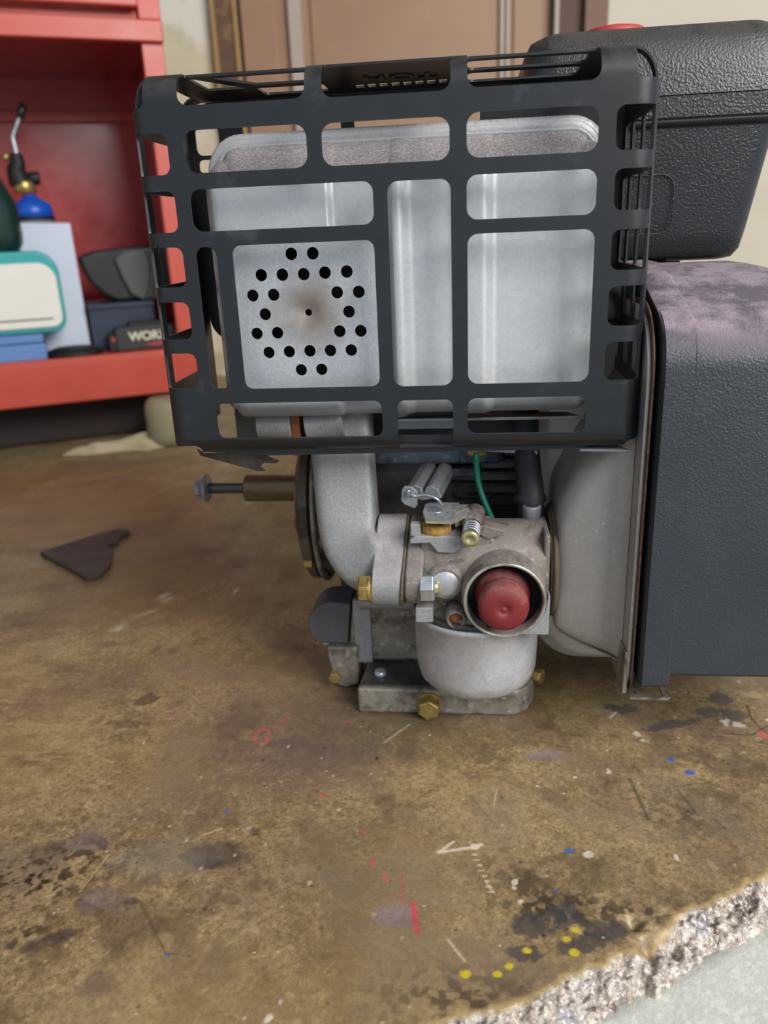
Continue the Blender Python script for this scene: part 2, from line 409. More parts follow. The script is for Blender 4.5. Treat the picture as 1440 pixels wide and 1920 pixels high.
for (px, py, rx, ry, a) in ((60, 1650, 30, 16, 1.), (170, 1600, 18, 10, .8), (40, 1750, 16, 8, .8), (150, 1540, 22, 7, .5), (60, 1420, 26, 8, .45), (220, 1380, 20, 6, .45), (1010, 1700, 16, 9, .8), (960, 1640, 12, 8, .5), (1100, 1720, 18, 10, .7), (1280, 1530, 18, 8, .5), (1200, 1480, 25, 14, .3), (880, 1880, 30, 12, .7), (1200, 1710, 25, 6, .7)):
    c = P(px, py, Z=0); blend('2b241d', a*dk*np.exp(-(((gx-c[0])/rx)**2+((gy-c[1])/ry)**2)))
for (px, py, rx, ry, rot) in ((1000, 1735, 8, 5, .3), (1060, 1715, 8, 6, -.5), (980, 1790, 6, 3.5, 0), (1090, 1770, 9, 4, .3), (1130, 1740, 8, 4, 0)): spot(px, py, rx, ry, '3c3a3e', .75, .7, .3, rot)
for (px, py, rx, ry, rot) in ((1260, 1358, 14, 3, .35), (1330, 1335, 9, 4.5, .3), (1350, 1310, 5, 7, 0), (1375, 1340, 5, 6, 0), (1170, 1330, 6, 4, 0), (1150, 1325, 4, 3, 0)): spot(px, py, rx, ry, '4c464a', .8, .6, .3, rot)
for (px, py, rx, ry) in ((393, 1618, 6, 3), (245, 1687, 3.6, 1.8), (477, 1557, 2.3, 2.6), (257, 1601, 1.8, 1.2), (100, 1760, 12, 3), (405, 1600, 14, 7), (20, 1774, 2, 1.6)): spot(px, py, rx, ry, '3d3333', .7, .35, .5, .5 if px in (100,) else 0)
spot(300, 1610, 20, 10, '8a8476', .35, .5, .8)
stroke([(1180, 1460), (1195, 1490), (1215, 1535)], 1.0, '3f3832', .7); stroke([(1270, 1480), (1310, 1530)], .5, '3f3832', .6)
stroke([(1400, 1320), (1408, 1345), (1425, 1365), (1440, 1375)], .5, '241c18', .9); stroke([(1360, 1375), (1410, 1378), (1440, 1360)], .8, '33292b', .7)
stroke([(262, 1690), (310, 1785)], .35, '4a3a26', .7); stroke([(880, 1490), (935, 1555)], .5, '4a4038', .5)
stroke([(150, 1670), (205, 1600)], .35, 'c7ac80', .8); stroke([(380, 1565), (415, 1552)], .5, 'cdb68c', .8); stroke([(20, 1560), (55, 1520)], .5, 'b89a6c', .8)
stroke([(150, 1402), (210, 1430)], .5, 'c0a071', .8); stroke([(30, 1355), (115, 1360)], .5, 'c0a071', .7); stroke([(430, 1128), (600, 1125)], .5, '8a6c4a', .6)
stroke([(790, 1870), (872, 1815), (850, 1770)], .01, 'd8c0a8', .0)
stroke([(822, 1598), (850, 1578)], .8, 'd8c4ac', .9); stroke([(822, 1598), (886, 1588), (903, 1583)], 1.0, 'd8c4ac', .9); spot(888, 1587, 2.2, 1.6, 'ddc8b4', .9)
for k in range(8): spot(890+k*4.5, 1602+k*10, 1.3, .5, 'd2bda2', .8, .1)
stroke([(912, 1655), (925, 1672)], .5, 'd2bda2', .7); stroke([(840, 1762), (872, 1802)], .6, 'd0bca4', .7); stroke([(925, 1512), (932, 1478)], .4, 'c2b69c', .7)
stroke([(720, 1392), (748, 1372), (768, 1358)], .6, 'b8a99a', .7); stroke([(1145, 1345), (1155, 1335)], .7, 'd0c6b8', .9)
spot(1020, 1415, 8, 4, '8d8080', .6, .5, .6); spot(748, 1718, 8, 4.5, '857478', .65, .5, .5)
stroke([(752, 1640), (755, 1690)], .8, 'b84a50', .5, .8); stroke([(775, 1695), (783, 1745)], 1.3, 'c8404c', .8, .6); stroke([(725, 1650), (722, 1640)], 1.2, 'c65a5e', .6, .6)
stroke([(474, 1385), (490, 1365), (505, 1370), (498, 1392), (480, 1392)], 1.0, 'b8505a', .75, .6); stroke([(515, 1362), (540, 1345)], 1.1, 'b05058', .6, .7); spot(650, 1353, 2, 1, 'b05060', .6); spot(605, 1490, 2, 1.2, 'b85058', .6); spot(680, 1558, 1.4, 1.2, 'c85058', .8); spot(700, 1615, 1.5, 2.5, 'b85058', .6); spot(322, 1340, 2, 3, 'a05058', .4)
for (px, py, r) in ((1080, 1743, 1.5), (1062, 1760, 1.3), (1077, 1785, 1.5), (955, 1810, 1.2), (872, 1825, 1.5), (932, 1826, 1.3), (988, 1782, 1.2)): spot(px, py, r*1.25, r*1.0, 'c9b321', .95, .25, .3)
for (px, py, r) in ((1258, 1423, 1.7), (1295, 1448, 2.0), (1068, 1595, 1.6), (1042, 1668, .8), (424, 1520, .9), (316, 1788, .9)): spot(px, py, r*1.2, r*.8, '2d63b4', .95, .3, .3)
spot(1180, 1275, 3, 3, '47808a', .5, .5)
spot(1430, 1377, 2.5, 2.5, 'c06058', .8); spot(1410, 1302, 6, 3.5, 'b8a078', .6)
whites = [(1143, 1447, 1.8), (1078, 1457, 1.4), (1008, 1474, 1), (868, 1498, .8), (1268, 1607, 1.6), (966, 1655, 1.6), (795, 1698, 1.2), (1370, 1502, 1.4), (1100, 1602, 3), (1195, 1378, 2.2), (1205, 1388, 2), (1265, 1297, 1.3), (1285, 1297, 1.3), (1385, 1277, 1.8), (635, 1517, 1), (595, 1205, 1), (222, 1180, 3), (240, 1165, 3), (305, 1120, 2.5), (315, 1127, 2), (395, 1128, 1), (442, 1108, 1.6), (300, 1100, 1.2), (235, 1215, 2), (333, 925, 6), (20, 1480, 1), (1360, 1352, 3), (1385, 1358, 3), (476, 1786, .9), (110, 1703, 1.2), (100, 1712, 1), (120, 1703, .6), (500, 1915, 2), (508, 1908, 2), (1440, 1350, 2), (978, 1690, 1.2), (965, 1665, 1), (880, 1580, 1)]
for (px, py, r) in whites: spot(px, py, r*.85, r*.6, 'd8ccbc', .8, 1.3, .5, random.random()*3)
stroke([(212, 1182), (250, 1160), (285, 1145)], 1.3, 'c8b49a', .8, 1.2); stroke([(300, 1110), (325, 1130)], 1.5, 'd0c0aa', .8, 1.2); stroke([(370, 1110), (455, 1075)], 1.0, 'b9a384', .6, 1.2)
spot(452, 1062, 5, 5, '4a3338', .6, .6); spot(273, 1312, 6, 6, '4a3a2e', .7, .5); spot(240, 1355, 9, 4, '4a3a30', .6, .7); spot(130, 1255, 9, 4, '4f3f30', .5, .8); spot(165, 1580, 8, 6, '5c5058', .5, .6); spot(200, 1685, 10, 6, '6a5a60', .5, .7); spot(175, 1850, 6, 5, '6a5654', .5, .7)
for k in range(260):                                     # tiny chips and nicks
    x = random.uniform(-140, 150); y = random.uniform(-140, 40); c = (x, y)
    r = random.uniform(.3, .75); a = random.choice((.5, .7, .85)); col = random.choice(('d8ccb8', 'cbb890', '2a221c', '2a221c', '33282a'))
    m_ = (np.abs(gx-x) < 3) & (np.abs(gy-y) < 3)
    if m_.any():
        d = np.hypot(gx-x, (gy-y)*random.uniform(.6, 1.6))/r + wob2*1.2; blend(col, np.where(m_, a*np.clip(1.4-d, 0, 1), 0))
for k in range(46):                                      # random fine scratches
    x = random.uniform(-140, 140); y = random.uniform(-140, 60); an = random.uniform(-1.2, 1.2); L = random.uniform(4, 22)
    d0 = np.array([math.cos(an), math.sin(an)]); tt = np.clip((gx-x)*d0[0]+(gy-y)*d0[1], 0, L); dd = np.hypot(gx-x-tt*d0[0], gy-y-tt*d0[1])
    blend(random.choice(('b79c70', '4a3b28', '4a3b28')), .45*np.clip(1.4-dd/.32, 0, 1))
# broken fibrous core: its own pale colour
e = np.clip(s2/1.2, 0, 1); blend('a5988c', e*.95)
blend('7f7078', e*.6*np.clip((vnoise(gx, gy, 6, 61, 3)-.45)*6, 0, 1)); blend('d6cfc2', e*.6*np.clip((vnoise(gx, gy, 3, 62, 3)-.5)*6, 0, 1))
blend('4e382c', e*.85*np.clip((vnoise(gx, gy, 4, 63, 3)-.62)*9, 0, 1)); blend('98a3b8', .5*e*np.clip((vnoise(gx, gy, 9, 64, 2)-.6)*7, 0, 1))
blend('c2a870', .6*np.clip(1-np.abs(s2+.8)/1.6, 0, 1))
cc_ = me.color_attributes.new('core', 'FLOAT_COLOR', 'POINT'); cc_.data.foreach_set('color', np.repeat(e[:, None], 4, 1).ravel().astype(np.float32))
ca = me.color_attributes.new('mark', 'FLOAT_COLOR', 'POINT'); ca.data.foreach_set('color', RGBA.ravel())
q = NT('worn_bench_board')
at_ = q.n('ShaderNodeVertexColor'); at_.layer_name = 'mark'
base = q.mix(q.ramp(q.noise(14, 6, .65), .36, .64), srgb('86704f'), srgb('ab936b'))
base = q.mix(q.ramp(q.noise(420, 5, .75), .45, .62, 0, .55), base, srgb('4f4029'))
base = q.mix(q.ramp(q.noise(260, 4, .7, 0, q.mapping((1, 1, 1), (0, 1, 2))), .52, .66, 0, .5), base, srgb('c4ae84'))
base = q.mix(q.ramp(q.noise(120, 5, .7, 0, q.mapping((1, 1, 1), (1, 0, 2))), .56, .72, 0, .5), base, srgb('43382c'))
base = q.mix(at_.outputs['Alpha'], base, at_.outputs['Color'])
base = q.mix(q.ramp(q.noise(700, 3, .7), .5, .7, 0, .35), base, srgb('57482f'))
co = q.n('ShaderNodeVertexColor'); co.layer_name = 'core'; cf = q.ramp(co.outputs['Color'], .2, .8)
base = q.mix(q.math('MULTIPLY', cf, q.ramp(q.noise(520, 4, .8), .5, .6, 0, .75)), base, srgb('e9e2d6'))
base = q.mix(q.math('MULTIPLY', cf, q.ramp(q.noise(380, 4, .8, 0, q.mapping((1, 1, 1), (2, 0, 1))), .52, .62, 0, .8)), base, srgb('6a5350'))
q.link(base, q.b.inputs['Base Color'])
q.link(q.ramp(q.noise(40, 4, .6), .3, .7, .26, .5), q.b.inputs['Roughness'])
hb_ = q.noise(500, 4, .7)
q.bump(q.math('MULTIPLY', hb_, q.ramp(cf, 0, 1, 1, 6)), .35, .0005)
me.materials.append(q.m)
bench = bpy.data.objects.new('workbench_top', me); COL.objects.link(bench)
tag(bench, 'worn brown workbench top stained with oil and paint specks, its front corner broken away', 'workbench')

m_apron = mat('pale_grey_painted_wood', 'c0c1b8', .6, 0, .06, 60, [('dcdcd2', 420, .5, .62, .6), ('aab0ae', 40, .48, .66, .6), ('6a6258', 300, .70, .74, .7)], None, bump=(500, .5, .0006))
ap = MB(); an0 = 13.0
def AE(a, n, z): return (EA[0]+ed[0]*a+en[0]*n, EA[1]+ed[1]*a+en[1]*n, z)
prof = [(an0-4, -60), (an0-4, -10), (an0-2, -8.2), (an0+3, -7.8), (an0+48, -11), (an0+50, -13), (an0+50, -60)]
ap.loft([[AE(-520, n, z) for n, z in prof], [AE(900, n, z) for n, z in prof]])
tag(ap.build('bench_edge_board', m_apron, None, soft=40), 'pale grey painted board along the broken bench edge', 'board')

# back wall with its boards, door leaf and battens
WY = 1120.
def wallx(px, py=60): return P(px, py, Y=WY)[0]
m_plaster = mat('raw_yellowed_plaster', 'ddd5b8', .8, 0, .08, 12, [('f0efe6', 9, .48, .6, .8), ('9c8a5c', 16, .56, .68, .5)], None)
m_cream = mat('cream_painted_wall', 'cfc8b6', .8, 0, .04, 4, [('bcae98', 5, .5, .7, .4)])
m_door = mat('brown_painted_door_panel', 'a98a70', .55, 0, .05, 6, [('c3a58c', 9, .6, .74, .4), ('96755c', 5, .5, .7, .4)])
m_post = mat('dark_brown_wood_post', '6a5240', .7, 0, .12, 20, [('a3835a', 30, .56, .66, .5)])
m_pinewood = mat('bare_pine_edge', 'a98c5c', .7, 0, .1, 20)
m_batten = mat('pale_grey_batten', 'b9ada0', .6, 0, .06, 10)
m_dkbrown = mat('dark_brown_frame', '5b4238', .6, 0, .1, 10)
def slab(name, mt, x0, x1, y0, y1, z0, z1, kind=True, bevel=1):
    o = MB().box(x0, x1, y0, y1, z0, z1).build(name, mt, None, bevel=bevel)
    if kind: struct(o)
    return o
slab('wall_back', m_plaster, -1500, wallx(405), WY, WY+40, -60, 1500)
slab('wall_right', m_cream, wallx(1132), 1300, WY-30, WY+40, -60, 1500)
def dprt(n, mt, a, b, y0, y1, parent, bev=1):
    return MB().box(wallx(a), wallx(b), y0, y1, -50, 1400).build(n, mt, parent, bevel=bev)
door = slab('door_1', m_door, wallx(453), wallx(1040), WY-2, WY+30, -50, 1400)
for a, b, y0 in ((545, 568, -14), (937, 945, -10), (948, 954, -10)):
    dprt('batten', m_batten, a, b, WY+y0, WY-1.9, door)
for a, b in ((455, 520), (585, 928), (962, 1030)):
    dprt('panel', m_door, a, b, WY-7, WY-1.9, door, 2)
tr = slab('trim_1', m_post, wallx(405), wallx(450), WY-16, WY+30, -50, 1400)
dprt('edge_strip', m_pinewood, 403, 411, WY-20, WY-16, tr); dprt('edge_strip', m_pinewood, 444, 452, WY-20, WY-16, tr)
tr2 = slab('trim_2', m_dkbrown, wallx(1040), wallx(1092), WY-24, WY+30, -50, 1400)
dprt('edge_strip', m_batten, 1036, 1044, WY-30, WY-24, tr2)
slab('trim_3', mat('mid_brown_frame', '7c5f50', .6, 0, .1, 10), wallx(1090), wallx(1132), WY-40, WY+30, -50, 1400)
slab('ceiling', mat('grey_ceiling_boards', '6a665e', .9, 0, .05, 4), -1500, 1300, -300, WY, 1400, 1430)
slab('wall_left', mat('dull_side_wall', '8a8070', .9, 0, .05, 4), -1540, -1500, -300, WY+40, -60, 1430)
slab('floor', mat('grey_concrete_floor', '77746c', .85, 0, .1, 6), -2500, 2500, -2600, WY+40, -920, -900)

# ================================================================== ENGINE
eng = root('small_engine', (15, 90, 0), 'small petrol engine with black slotted muffler guard, carburettor and red primer bulb on the bench', 'engine')

# ---- muffler guard: one bent and pierced sheet
X0, X1, ZT, ZB = -99.6, 96.8, 297.5, 151.5
R_, RT, RB = 9.0, 11.0, 7.0
def bend(a, r):      # arc length past the flat -> (outward, backward)
    if a <= 0: return 0, 0
    if a < r*PI/2: th = a/r; return r*math.sin(th), r*(1-math.cos(th))
    return r, r + a - r*PI/2
def gmap(u, v):
    x, y, z = u, 0., v
    if u < X0+R_: o, b = bend(X0+R_-u, R_); x = X0+R_-o; y = b
    elif u > X1-R_: o, b = bend(u-(X1-R_), R_); x = X1-R_+o; y = b
    if v > ZT-RT: o, b = bend(v-(ZT-RT), RT); z = ZT-RT+o; y = max(y, b)
    elif v < ZB+RB: o, b = bend(ZB+RB-v, RB); z = ZB+RB-o; y = max(y, b)
    return (x, y, z)
DEP = 62
uL = X0 + R_ - (R_*PI/2 + DEP); uR = X1 - R_ + R_*PI/2 + DEP; vT = ZT - RT + RT*PI/2 + DEP; vB = ZB + RB - (RB*PI/2 + 9)
xt0, xt1 = -92.2, 87.3                       # top strip ends (the corner notches)
zs = 285.5                                   # side flange top
def gx_(px, py): return float(P(px, py, Y=0)[0])
def gz_(px, py): return float(P(px, py, Y=0)[2])
zl = gz_(340, 832); zb_l, zb_r = P(373, 840, Y=0)[0], P(1175, 820, Y=0)[0]
outer = [(uL, 153), (zb_l-1.5, 154.5), (zb_l, 153), (zb_l, vB), (zb_r, vB), (zb_r, 153), (zb_r+1.5, 154.5), (uR, 155), (uR, zs), (xt1+1.5, zs), (xt1, zs+1.5), (xt1, vT), (xt0, vT), (xt0, zs+1.5), (xt0-1.5, zs), (uL, zs)]
def H(l, r, t, b, rad=3.2):
    return rrect(gx_(*l), gx_(*r), gz_(*b), gz_(*t), rad)
holes = [H((345, 283), (575, 272), (460, 238), (460, 320), 4.5), H((603, 270), (843, 262), (722, 224), (722, 306), 4.5), H((875, 255), (1123, 243), (1000, 203), (1000, 290), 4.5),
         H((358, 391), (700, 380), (530, 347), (530, 428), 4), H((732, 530), (847, 530), (787, 337), (790, 724), 4), H((875, 365), (1119, 355), (997, 322), (997, 407), 4),
         H((877, 575), (1110, 570), (995, 434), (992, 718), 4), H((381, 600), (418, 595), (390, 463), (415, 729), 3.6), H((447, 595), (707, 590), (570, 455), (590, 727), 3.5),
         H((407, 790), (717, 785), (560, 754), (560, 821), 3.5), H((877, 780), (1098, 778), (985, 745), (985, 812), 3.5),
         rrect(gx_(746, 795), gx_(850, 795), ZB+RB-9.5, gz_(797, 750), [.5, .5, 3, 3])]
aL = X0 + R_ - R_*.95; aR = X1 - R_ + R_*.95
pL = X0 + R_ - (R_*PI/2 + 4.5); pR = X1 - R_ + (R_*PI/2 + 4.5)
for (lx, my, t, b) in ((317, 300, 250, 329), (331, 400, 359, 437), (345, 495, 464, 539), (357, 600, 567, 637), (370, 690, 663, 729)):
    zt, zb = gz_(lx-20, t), gz_(lx-20, b)
    holes.append(rrect(aL, gx_(lx, my), zb, zt, [.5, 3.2, 3.2, .5]))
    holes.append(rrect(pL-41, pL, zb, zt, [4, .5, .5, 4]))
for (lx, my, t, b) in ((1156, 235, 195, 281), (1152, 355, 315, 394), (1146, 465, 430, 506), (1140, 575, 536, 611), (1134, 675, 641, 713)):
    zt, zb = gz_(lx+25, t), gz_(lx+25, b)
    holes.append(rrect(gx_(lx, my), aR, zb, zt, [3.2, .5, .5, 3.2]))
    holes.append(rrect(pR, pR+15, zb, zt, 1)); holes.append(rrect(pR+19, pR+36, zb, zt, 1)); holes.append(rrect(pR+41, pR+52, zb, zt, 1))
tb = ZT - RT + RT*PI/2
for (a, b, zb) in ((336, 573, gz_(455, 191)), (606, 845, gz_(725, 176)), (876, 1124, gz_(1000, 157))):
    xa, xb = float(P(a, 165, Y=5)[0]), float(P(b, 145, Y=5)[0])
    if a == 606:
        holes.append(rrect(xa, xb, zb, tb-1, [4, 4, .5, .5]))
        for k in range(9): holes.append(rrect(xa+6+k*5, xa+9.6+k*5, tb+40, tb+47, .6))
    else:
        holes.append(rrect(xa, xb, zb, tb+1.5, [4, 4, .5, .5]))
        if a == 336:
            holes.append([(xa+9, tb+6), (xb, tb+6), (xb, tb+26), (xa+22, tb+26)]); holes.append([(xa, tb+6), (xa+2, tb+6), (xa+17, tb+32), (xa, tb+32)])
            holes.append(rrect(xa+20, xb, tb+33, tb+50, 2))
        else: holes.append(rrect(xa, xb-2, tb+6, tb+24, 3)); holes.append(rrect(xa, xb-2, tb+30, tb+50, 3))
ex = grid_pts(X0+R_-R_*1.6, X0+R_+.1, 154, zs, 1.3, 1.9) + grid_pts(X1-R_, X1-R_+R_*1.6, 154, zs, 1.3, 1.9)
ex += grid_pts(xt0, xt1, ZT-RT, ZT-RT+RT*1.6, 2, 1.4) + grid_pts(zb_l, zb_r, ZB+RB-RB*1.6, ZB+RB+.1, 2, 1.2) + grid_pts(-100, 100, 155, 285, 7, 7)
guard = sheet(outer, holes, gmap, ex).build('muffler_guard', m_guard, eng, solid=.9, soft=35)
# curved corner strips that tie the top strip to the side strips, and the back frame of the guard
rc = ZT - zs
g2 = MB()
for sgn, xf in ((-1, X0), (1, X1)):
    cx = xf - sgn*abs(xf - (xt0 if sgn < 0 else xt1)); rx = abs(xf-cx)
    ring = []
    for k in range(13):
        a = PI/2*k/12
        ring.append((cx + sgn*rx*math.cos(a), zs-.3 + rc*math.sin(a)))
    y0, y1 = 10.5, 16
    for ya, yb in ((y0, y1), (60, 71)):
        MB().add([(x, y, z) for y in (ya, yb) for x, z in ring], [(k, k+1, 14+k, 13+k) for k in range(12)], True).build('corner_strip', m_guard, guard, solid=.9)
bk = sheet(rrect(X0+1, X1-1, 185, ZT-1, 12), [rrect(gx_(362, 250)-22, gx_(362, 250)+0, 230, 268, 4)] , lambda u, v: (u, 71, v))
def B(px, py, Y=71): p = P(px, py, Y=Y); return (p[0], p[2])
def BH(x0, x1, y0, y1, r=3):
    a = B((x0+x1)/2, y1); b = B((x0+x1)/2, y0); c = B(x0, (y0+y1)/2)[0]; d = B(x1, (y0+y1)/2)[0]
    return rrect(c, d, a[1], b[1], r)
bk = sheet(rrect(X0+1, X1-1, 190, ZT-1, 12), [BH(368, 412, 236, 292, 3), BH(455, 640, 222, 255, 2.5), BH(664, 900, 205, 240, 2.5), BH(375, 402, 300, 325, 2), BH(374, 410, 330, 700, 3)][:4] , lambda u, v: (u, 71, v))
bk.build('back_frame', m_guard, guard, solid=.9)
# embossed warning on the underside of the top strip, seen flipped from below
def letters(txt, x, y, z, size, material, name, parent, rot, depth=.25, bold=0, spacing=1.0, flip=False):
    cu = bpy.data.curves.new(name, 'FONT'); cu.body = txt; cu.size = size/1000; cu.extrude = depth/1000; cu.offset = bold/1000
    cu.align_x = 'CENTER'; cu.align_y = 'CENTER'; cu.space_character = spacing; cu.materials.append(material)
    tmp = bpy.data.objects.new(name, cu); COL.objects.link(tmp)
    bpy.context.view_layer.update()
    me = bpy.data.meshes.new_from_object(tmp.evaluated_get(bpy.context.evaluated_depsgraph_get()))
    bpy.data.objects.remove(tmp); me.name = name
    o = bpy.data.objects.new(name, me); COL.objects.link(o)
    o.rotation_euler = rot; o.location = (x/1000, y/1000, z/1000)
    if flip: o.scale = (-1, 1, 1)
    if parent is not None: attach(o, parent)
    return o
letters('HOT', gx_(725, 170)+2, 36, ZT-1.0, 13, m_guard, 'embossed_lettering', guard, (0, 0, 0), .5, .2, 1.15)
# lower lip plate with its claw, hanging under the guard
def Y_(px, py, Y): p = P(px, py, Y=Y); return (p[0], p[2])
cl = MB(); poly = [Y_(373, 838, 14), Y_(378, 853, 14), Y_(480, 887, 14), Y_(496, 887, 14), Y_(486, 876, 14), Y_(494, 869, 14), Y_(518, 870, 14), Y_(524, 864, 14), Y_(505, 856, 14), Y_(500, 848, 14), Y_(385, 848, 14)]
cl.prism(poly, lambda a, b: (a, 10+(152-b)*.5, b), lambda a, b: (a, 11+(152-b)*.5, b)); cl.build('hanging_claw_tab', m_oily, guard, bevel=.3)
lp = MB(); lp.prismY([Y_(373, 836, 6), Y_(376, 850, 6), Y_(500, 857, 6), (zb_r-30, 149.2), (zb_r-18, 149.2), (zb_r-6, 153), (zb_r-6, 156), (zb_l, 156)], 8.5, 9.5)
lp.build('lower_lip', m_guard, guard)
cp = MB().prismZ([(74, 6), (94, 4), (90, 12), (72, 13)], 148.8, 149.8); cp.build('clip', m_steel, guard, bevel=.2)

# ---- muffler: two dished halves with a rolled seam
mx0, mx1, mz0, mz1 = -79.5, 82., 161., 275.5
def front_y(x, z):
    d_top = mz1 - z; y = 14.
    px0, px1 = x, x
    # recessed channels
    def st(a, b, v): t = min(1, max(0, (v-a)/(b-a))); return t*t*(3-2*t)
    rec = 0.
    rec += 3.2*(st(-27.5, -25.5, x) - st(-3.5, -1.5, x))*(1 if True else 0)
    rec += 3.6*(st(0.5, 6, x) - st(21, 27, x))
    rec += 3.6*(st(34, 39.5, x) - st(76, 82, x))
    y += rec*(1-.65*st(259, 266, z))
    y += 25*((z-258.5)/(mz1-258.5))**1.15 if z > 258.5 else 0
    for dd, w in ((x-mx0, 7), (mx1-x, 6), (z-mz0, 11)):
        if dd < w: y += 16*(1-math.sqrt(max(0, 1-(1-dd/w)**2)))
    return min(y, 40)
mm_ = MB(); NX, NZ = 180, 110
vs = []
for j in range(NZ+1):
    for i in range(NX+1):
        x = mx0 + (mx1-mx0)*i/NX; z = mz0 + (mz1-mz0)*j/NZ
        for cx, cz in ((mx0+13, mz1-13), (mx1-13, mz1-13), (mx0+10, mz0+10), (mx1-10, mz0+10)):   # round the outline corners
            r = 13 if cz > 200 else 10
            if (x-cx)*(cx-3) > 0 and (z-cz)*(cz-210) > 0:
                dx, dz = x-cx, z-cz; m1 = max(abs(dx), abs(dz)); L = math.hypot(dx, dz)
                if L > 0: k = m1/L; x2, z2 = cx+dx*k, cz+dz*k; x, z = x2, z2
                y_c = 1
        vs.append((x, front_y(mx0 + (mx1-mx0)*i/NX, mz0 + (mz1-mz0)*j/NZ), z))
pz0, pz1 = P(580, 738, Y=13)[2], P(570, 444, Y=13)[2]; px_0, px_1 = P(428, 590, Y=13)[0], P(716, 590, Y=13)[0]
fs = []
for j in range(NZ):
    for i in range(NX):
        a = vs[j*(NX+1)+i]; b = vs[(j+1)*(NX+1)+i+1]
        if a[0] > px_0+1.5 and b[0] < px_1-1.5 and a[2] > pz0+1.5 and b[2] < pz1-1.5: continue
        k = j*(NX+1)+i; fs.append((k, k+1, k+NX+2, k+NX+1))
mm_.add(vs, fs, True)
muf = mm_.build('muffler', m_muf, eng)
# perforated plate with round holes and a dished centre
hp = [(490.5, 515.7), (530, 515), (570, 514), (609.7, 511), (650.6, 509), (474.7, 554), (513.7, 552.5), (632.6, 548), (673, 547), (498, 589), (654.7, 584), (482.6, 625), (520.9, 623.7), (637.5, 620.7), (676.8, 620), (505, 660.5), (543, 659), (581.6, 657.5), (620, 656.7), (659, 656), (565.5, 693), (603.7, 692), (546.7, 476), (586.8, 474.8)]
c0 = P(578, 586, Y=13.4)
hc = [circ(P(a, b, Y=13.4)[0], P(a, b, Y=13.4)[2], 2.45, 20) for a, b in hp] + [circ(c0[0], c0[2], 1.6, 16)]
def pmap(u, v):
    r = math.hypot(u-c0[0], v-c0[2]); return (u, 13.4 + 1.8*math.exp(-(r/5)**2), v)
perf = sheet(rrect(px_0-.5, px_1+.5, pz0-.5, pz1+.5, 4), hc, pmap, grid_pts(px_0, px_1, pz0, pz1, 2.5, 2.5)).build('perforated_plate', m_perf, muf, solid=.8, soft=30)
MB().box(px_0+1, px_1-1, 24, 30, pz0+1, pz1-1).build('hollow_backing', m_hollow, muf)  # near-black box added behind the holes, stands in for the dark of the hollow
# soot halo ring is part of the metal's wear: mix by distance from the outlet
def radial(m, centre, r0, r1, col, amt):
    t = m.node_tree; b = t.nodes['Principled BSDF']; l = b.inputs['Base Color'].links[0].from_socket
    tc = t.nodes.new('ShaderNodeTexCoord'); vm = t.nodes.new('ShaderNodeVectorMath'); vm.operation = 'DISTANCE'; vm.inputs[1].default_value = centre
    t.links.new(tc.outputs['Object'], vm.inputs[0])
    nz = t.nodes.new('ShaderNodeTexNoise'); nz.inputs['Scale'].default_value = 120; t.links.new(tc.outputs['Object'], nz.inputs['Vector'])
    ad = t.nodes.new('ShaderNodeMath'); ad.operation = 'MULTIPLY_ADD'; t.links.new(nz.outputs['Fac'], ad.inputs[0]); ad.inputs[1].default_value = .012; t.links.new(vm.outputs['Value'], ad.inputs[2])
    mr = t.nodes.new('ShaderNodeMapRange'); t.links.new(ad.outputs[0], mr.inputs[0]); mr.inputs[1].default_value = r0; mr.inputs[2].default_value = r1; mr.inputs[3].default_value = amt; mr.inputs[4].default_value = 0
    mx = t.nodes.new('ShaderNodeMix'); mx.data_type = 'RGBA'; t.links.new(mr.outputs[0], mx.inputs[0]); t.links.new(l, mx.inputs[6]); mx.inputs[7].default_value = srgb(col)
    t.links.new(mx.outputs[2], b.inputs['Base Color'])
radial(m_perf, ((c0[0]+1)/1000, .0134, c0[2]/1000), .010, .026, '7b6d5f', .85)
# seam bead and rear half
path = rrect(mx0-1.5, mx1+1.5, mz0+3, mz1+2.5, [10, 10, 14, 14], 8)
sb = MB(); rr_ = []
for (x, z) in path: pass
n = len(path); prof8 = [(-5.2, -3.4), (-4.6, -4.6), (-3.2, -4.4), (-2.4, -2.4), (-.8, -2.6), (.8, -2.2), (1.4, -.6), (1.4, 2), (-2.2, 2.2)]
rings = []
for i in range(n):
    a = np.array(path[(i-1) % n]); b = np.array(path[(i+1) % n]); d = (b-a)/np.linalg.norm(b-a); nn = (d[1], -d[0])
    rings.append([(path[i][0]+nn[0]*o, 41+yy, path[i][1]+nn[1]*o) for o, yy in prof8])
rings.append(rings[0]); sb.loft(rings, cap0=False, cap1=False)
sb.build('rolled_seam', m_muf, muf)
rh = MB(); rings = []
for ins, y in ((0, 40), (1, 46), (3, 60), (9, 66)): rings.append([(x, y, z) for x, z in rrect(mx0+ins, mx1-ins, mz0+3+ins, mz1-ins, [10, 10, 13, 13], 8)])
rh.loft(rings); rh.build('rear_shell', m_muf, muf)

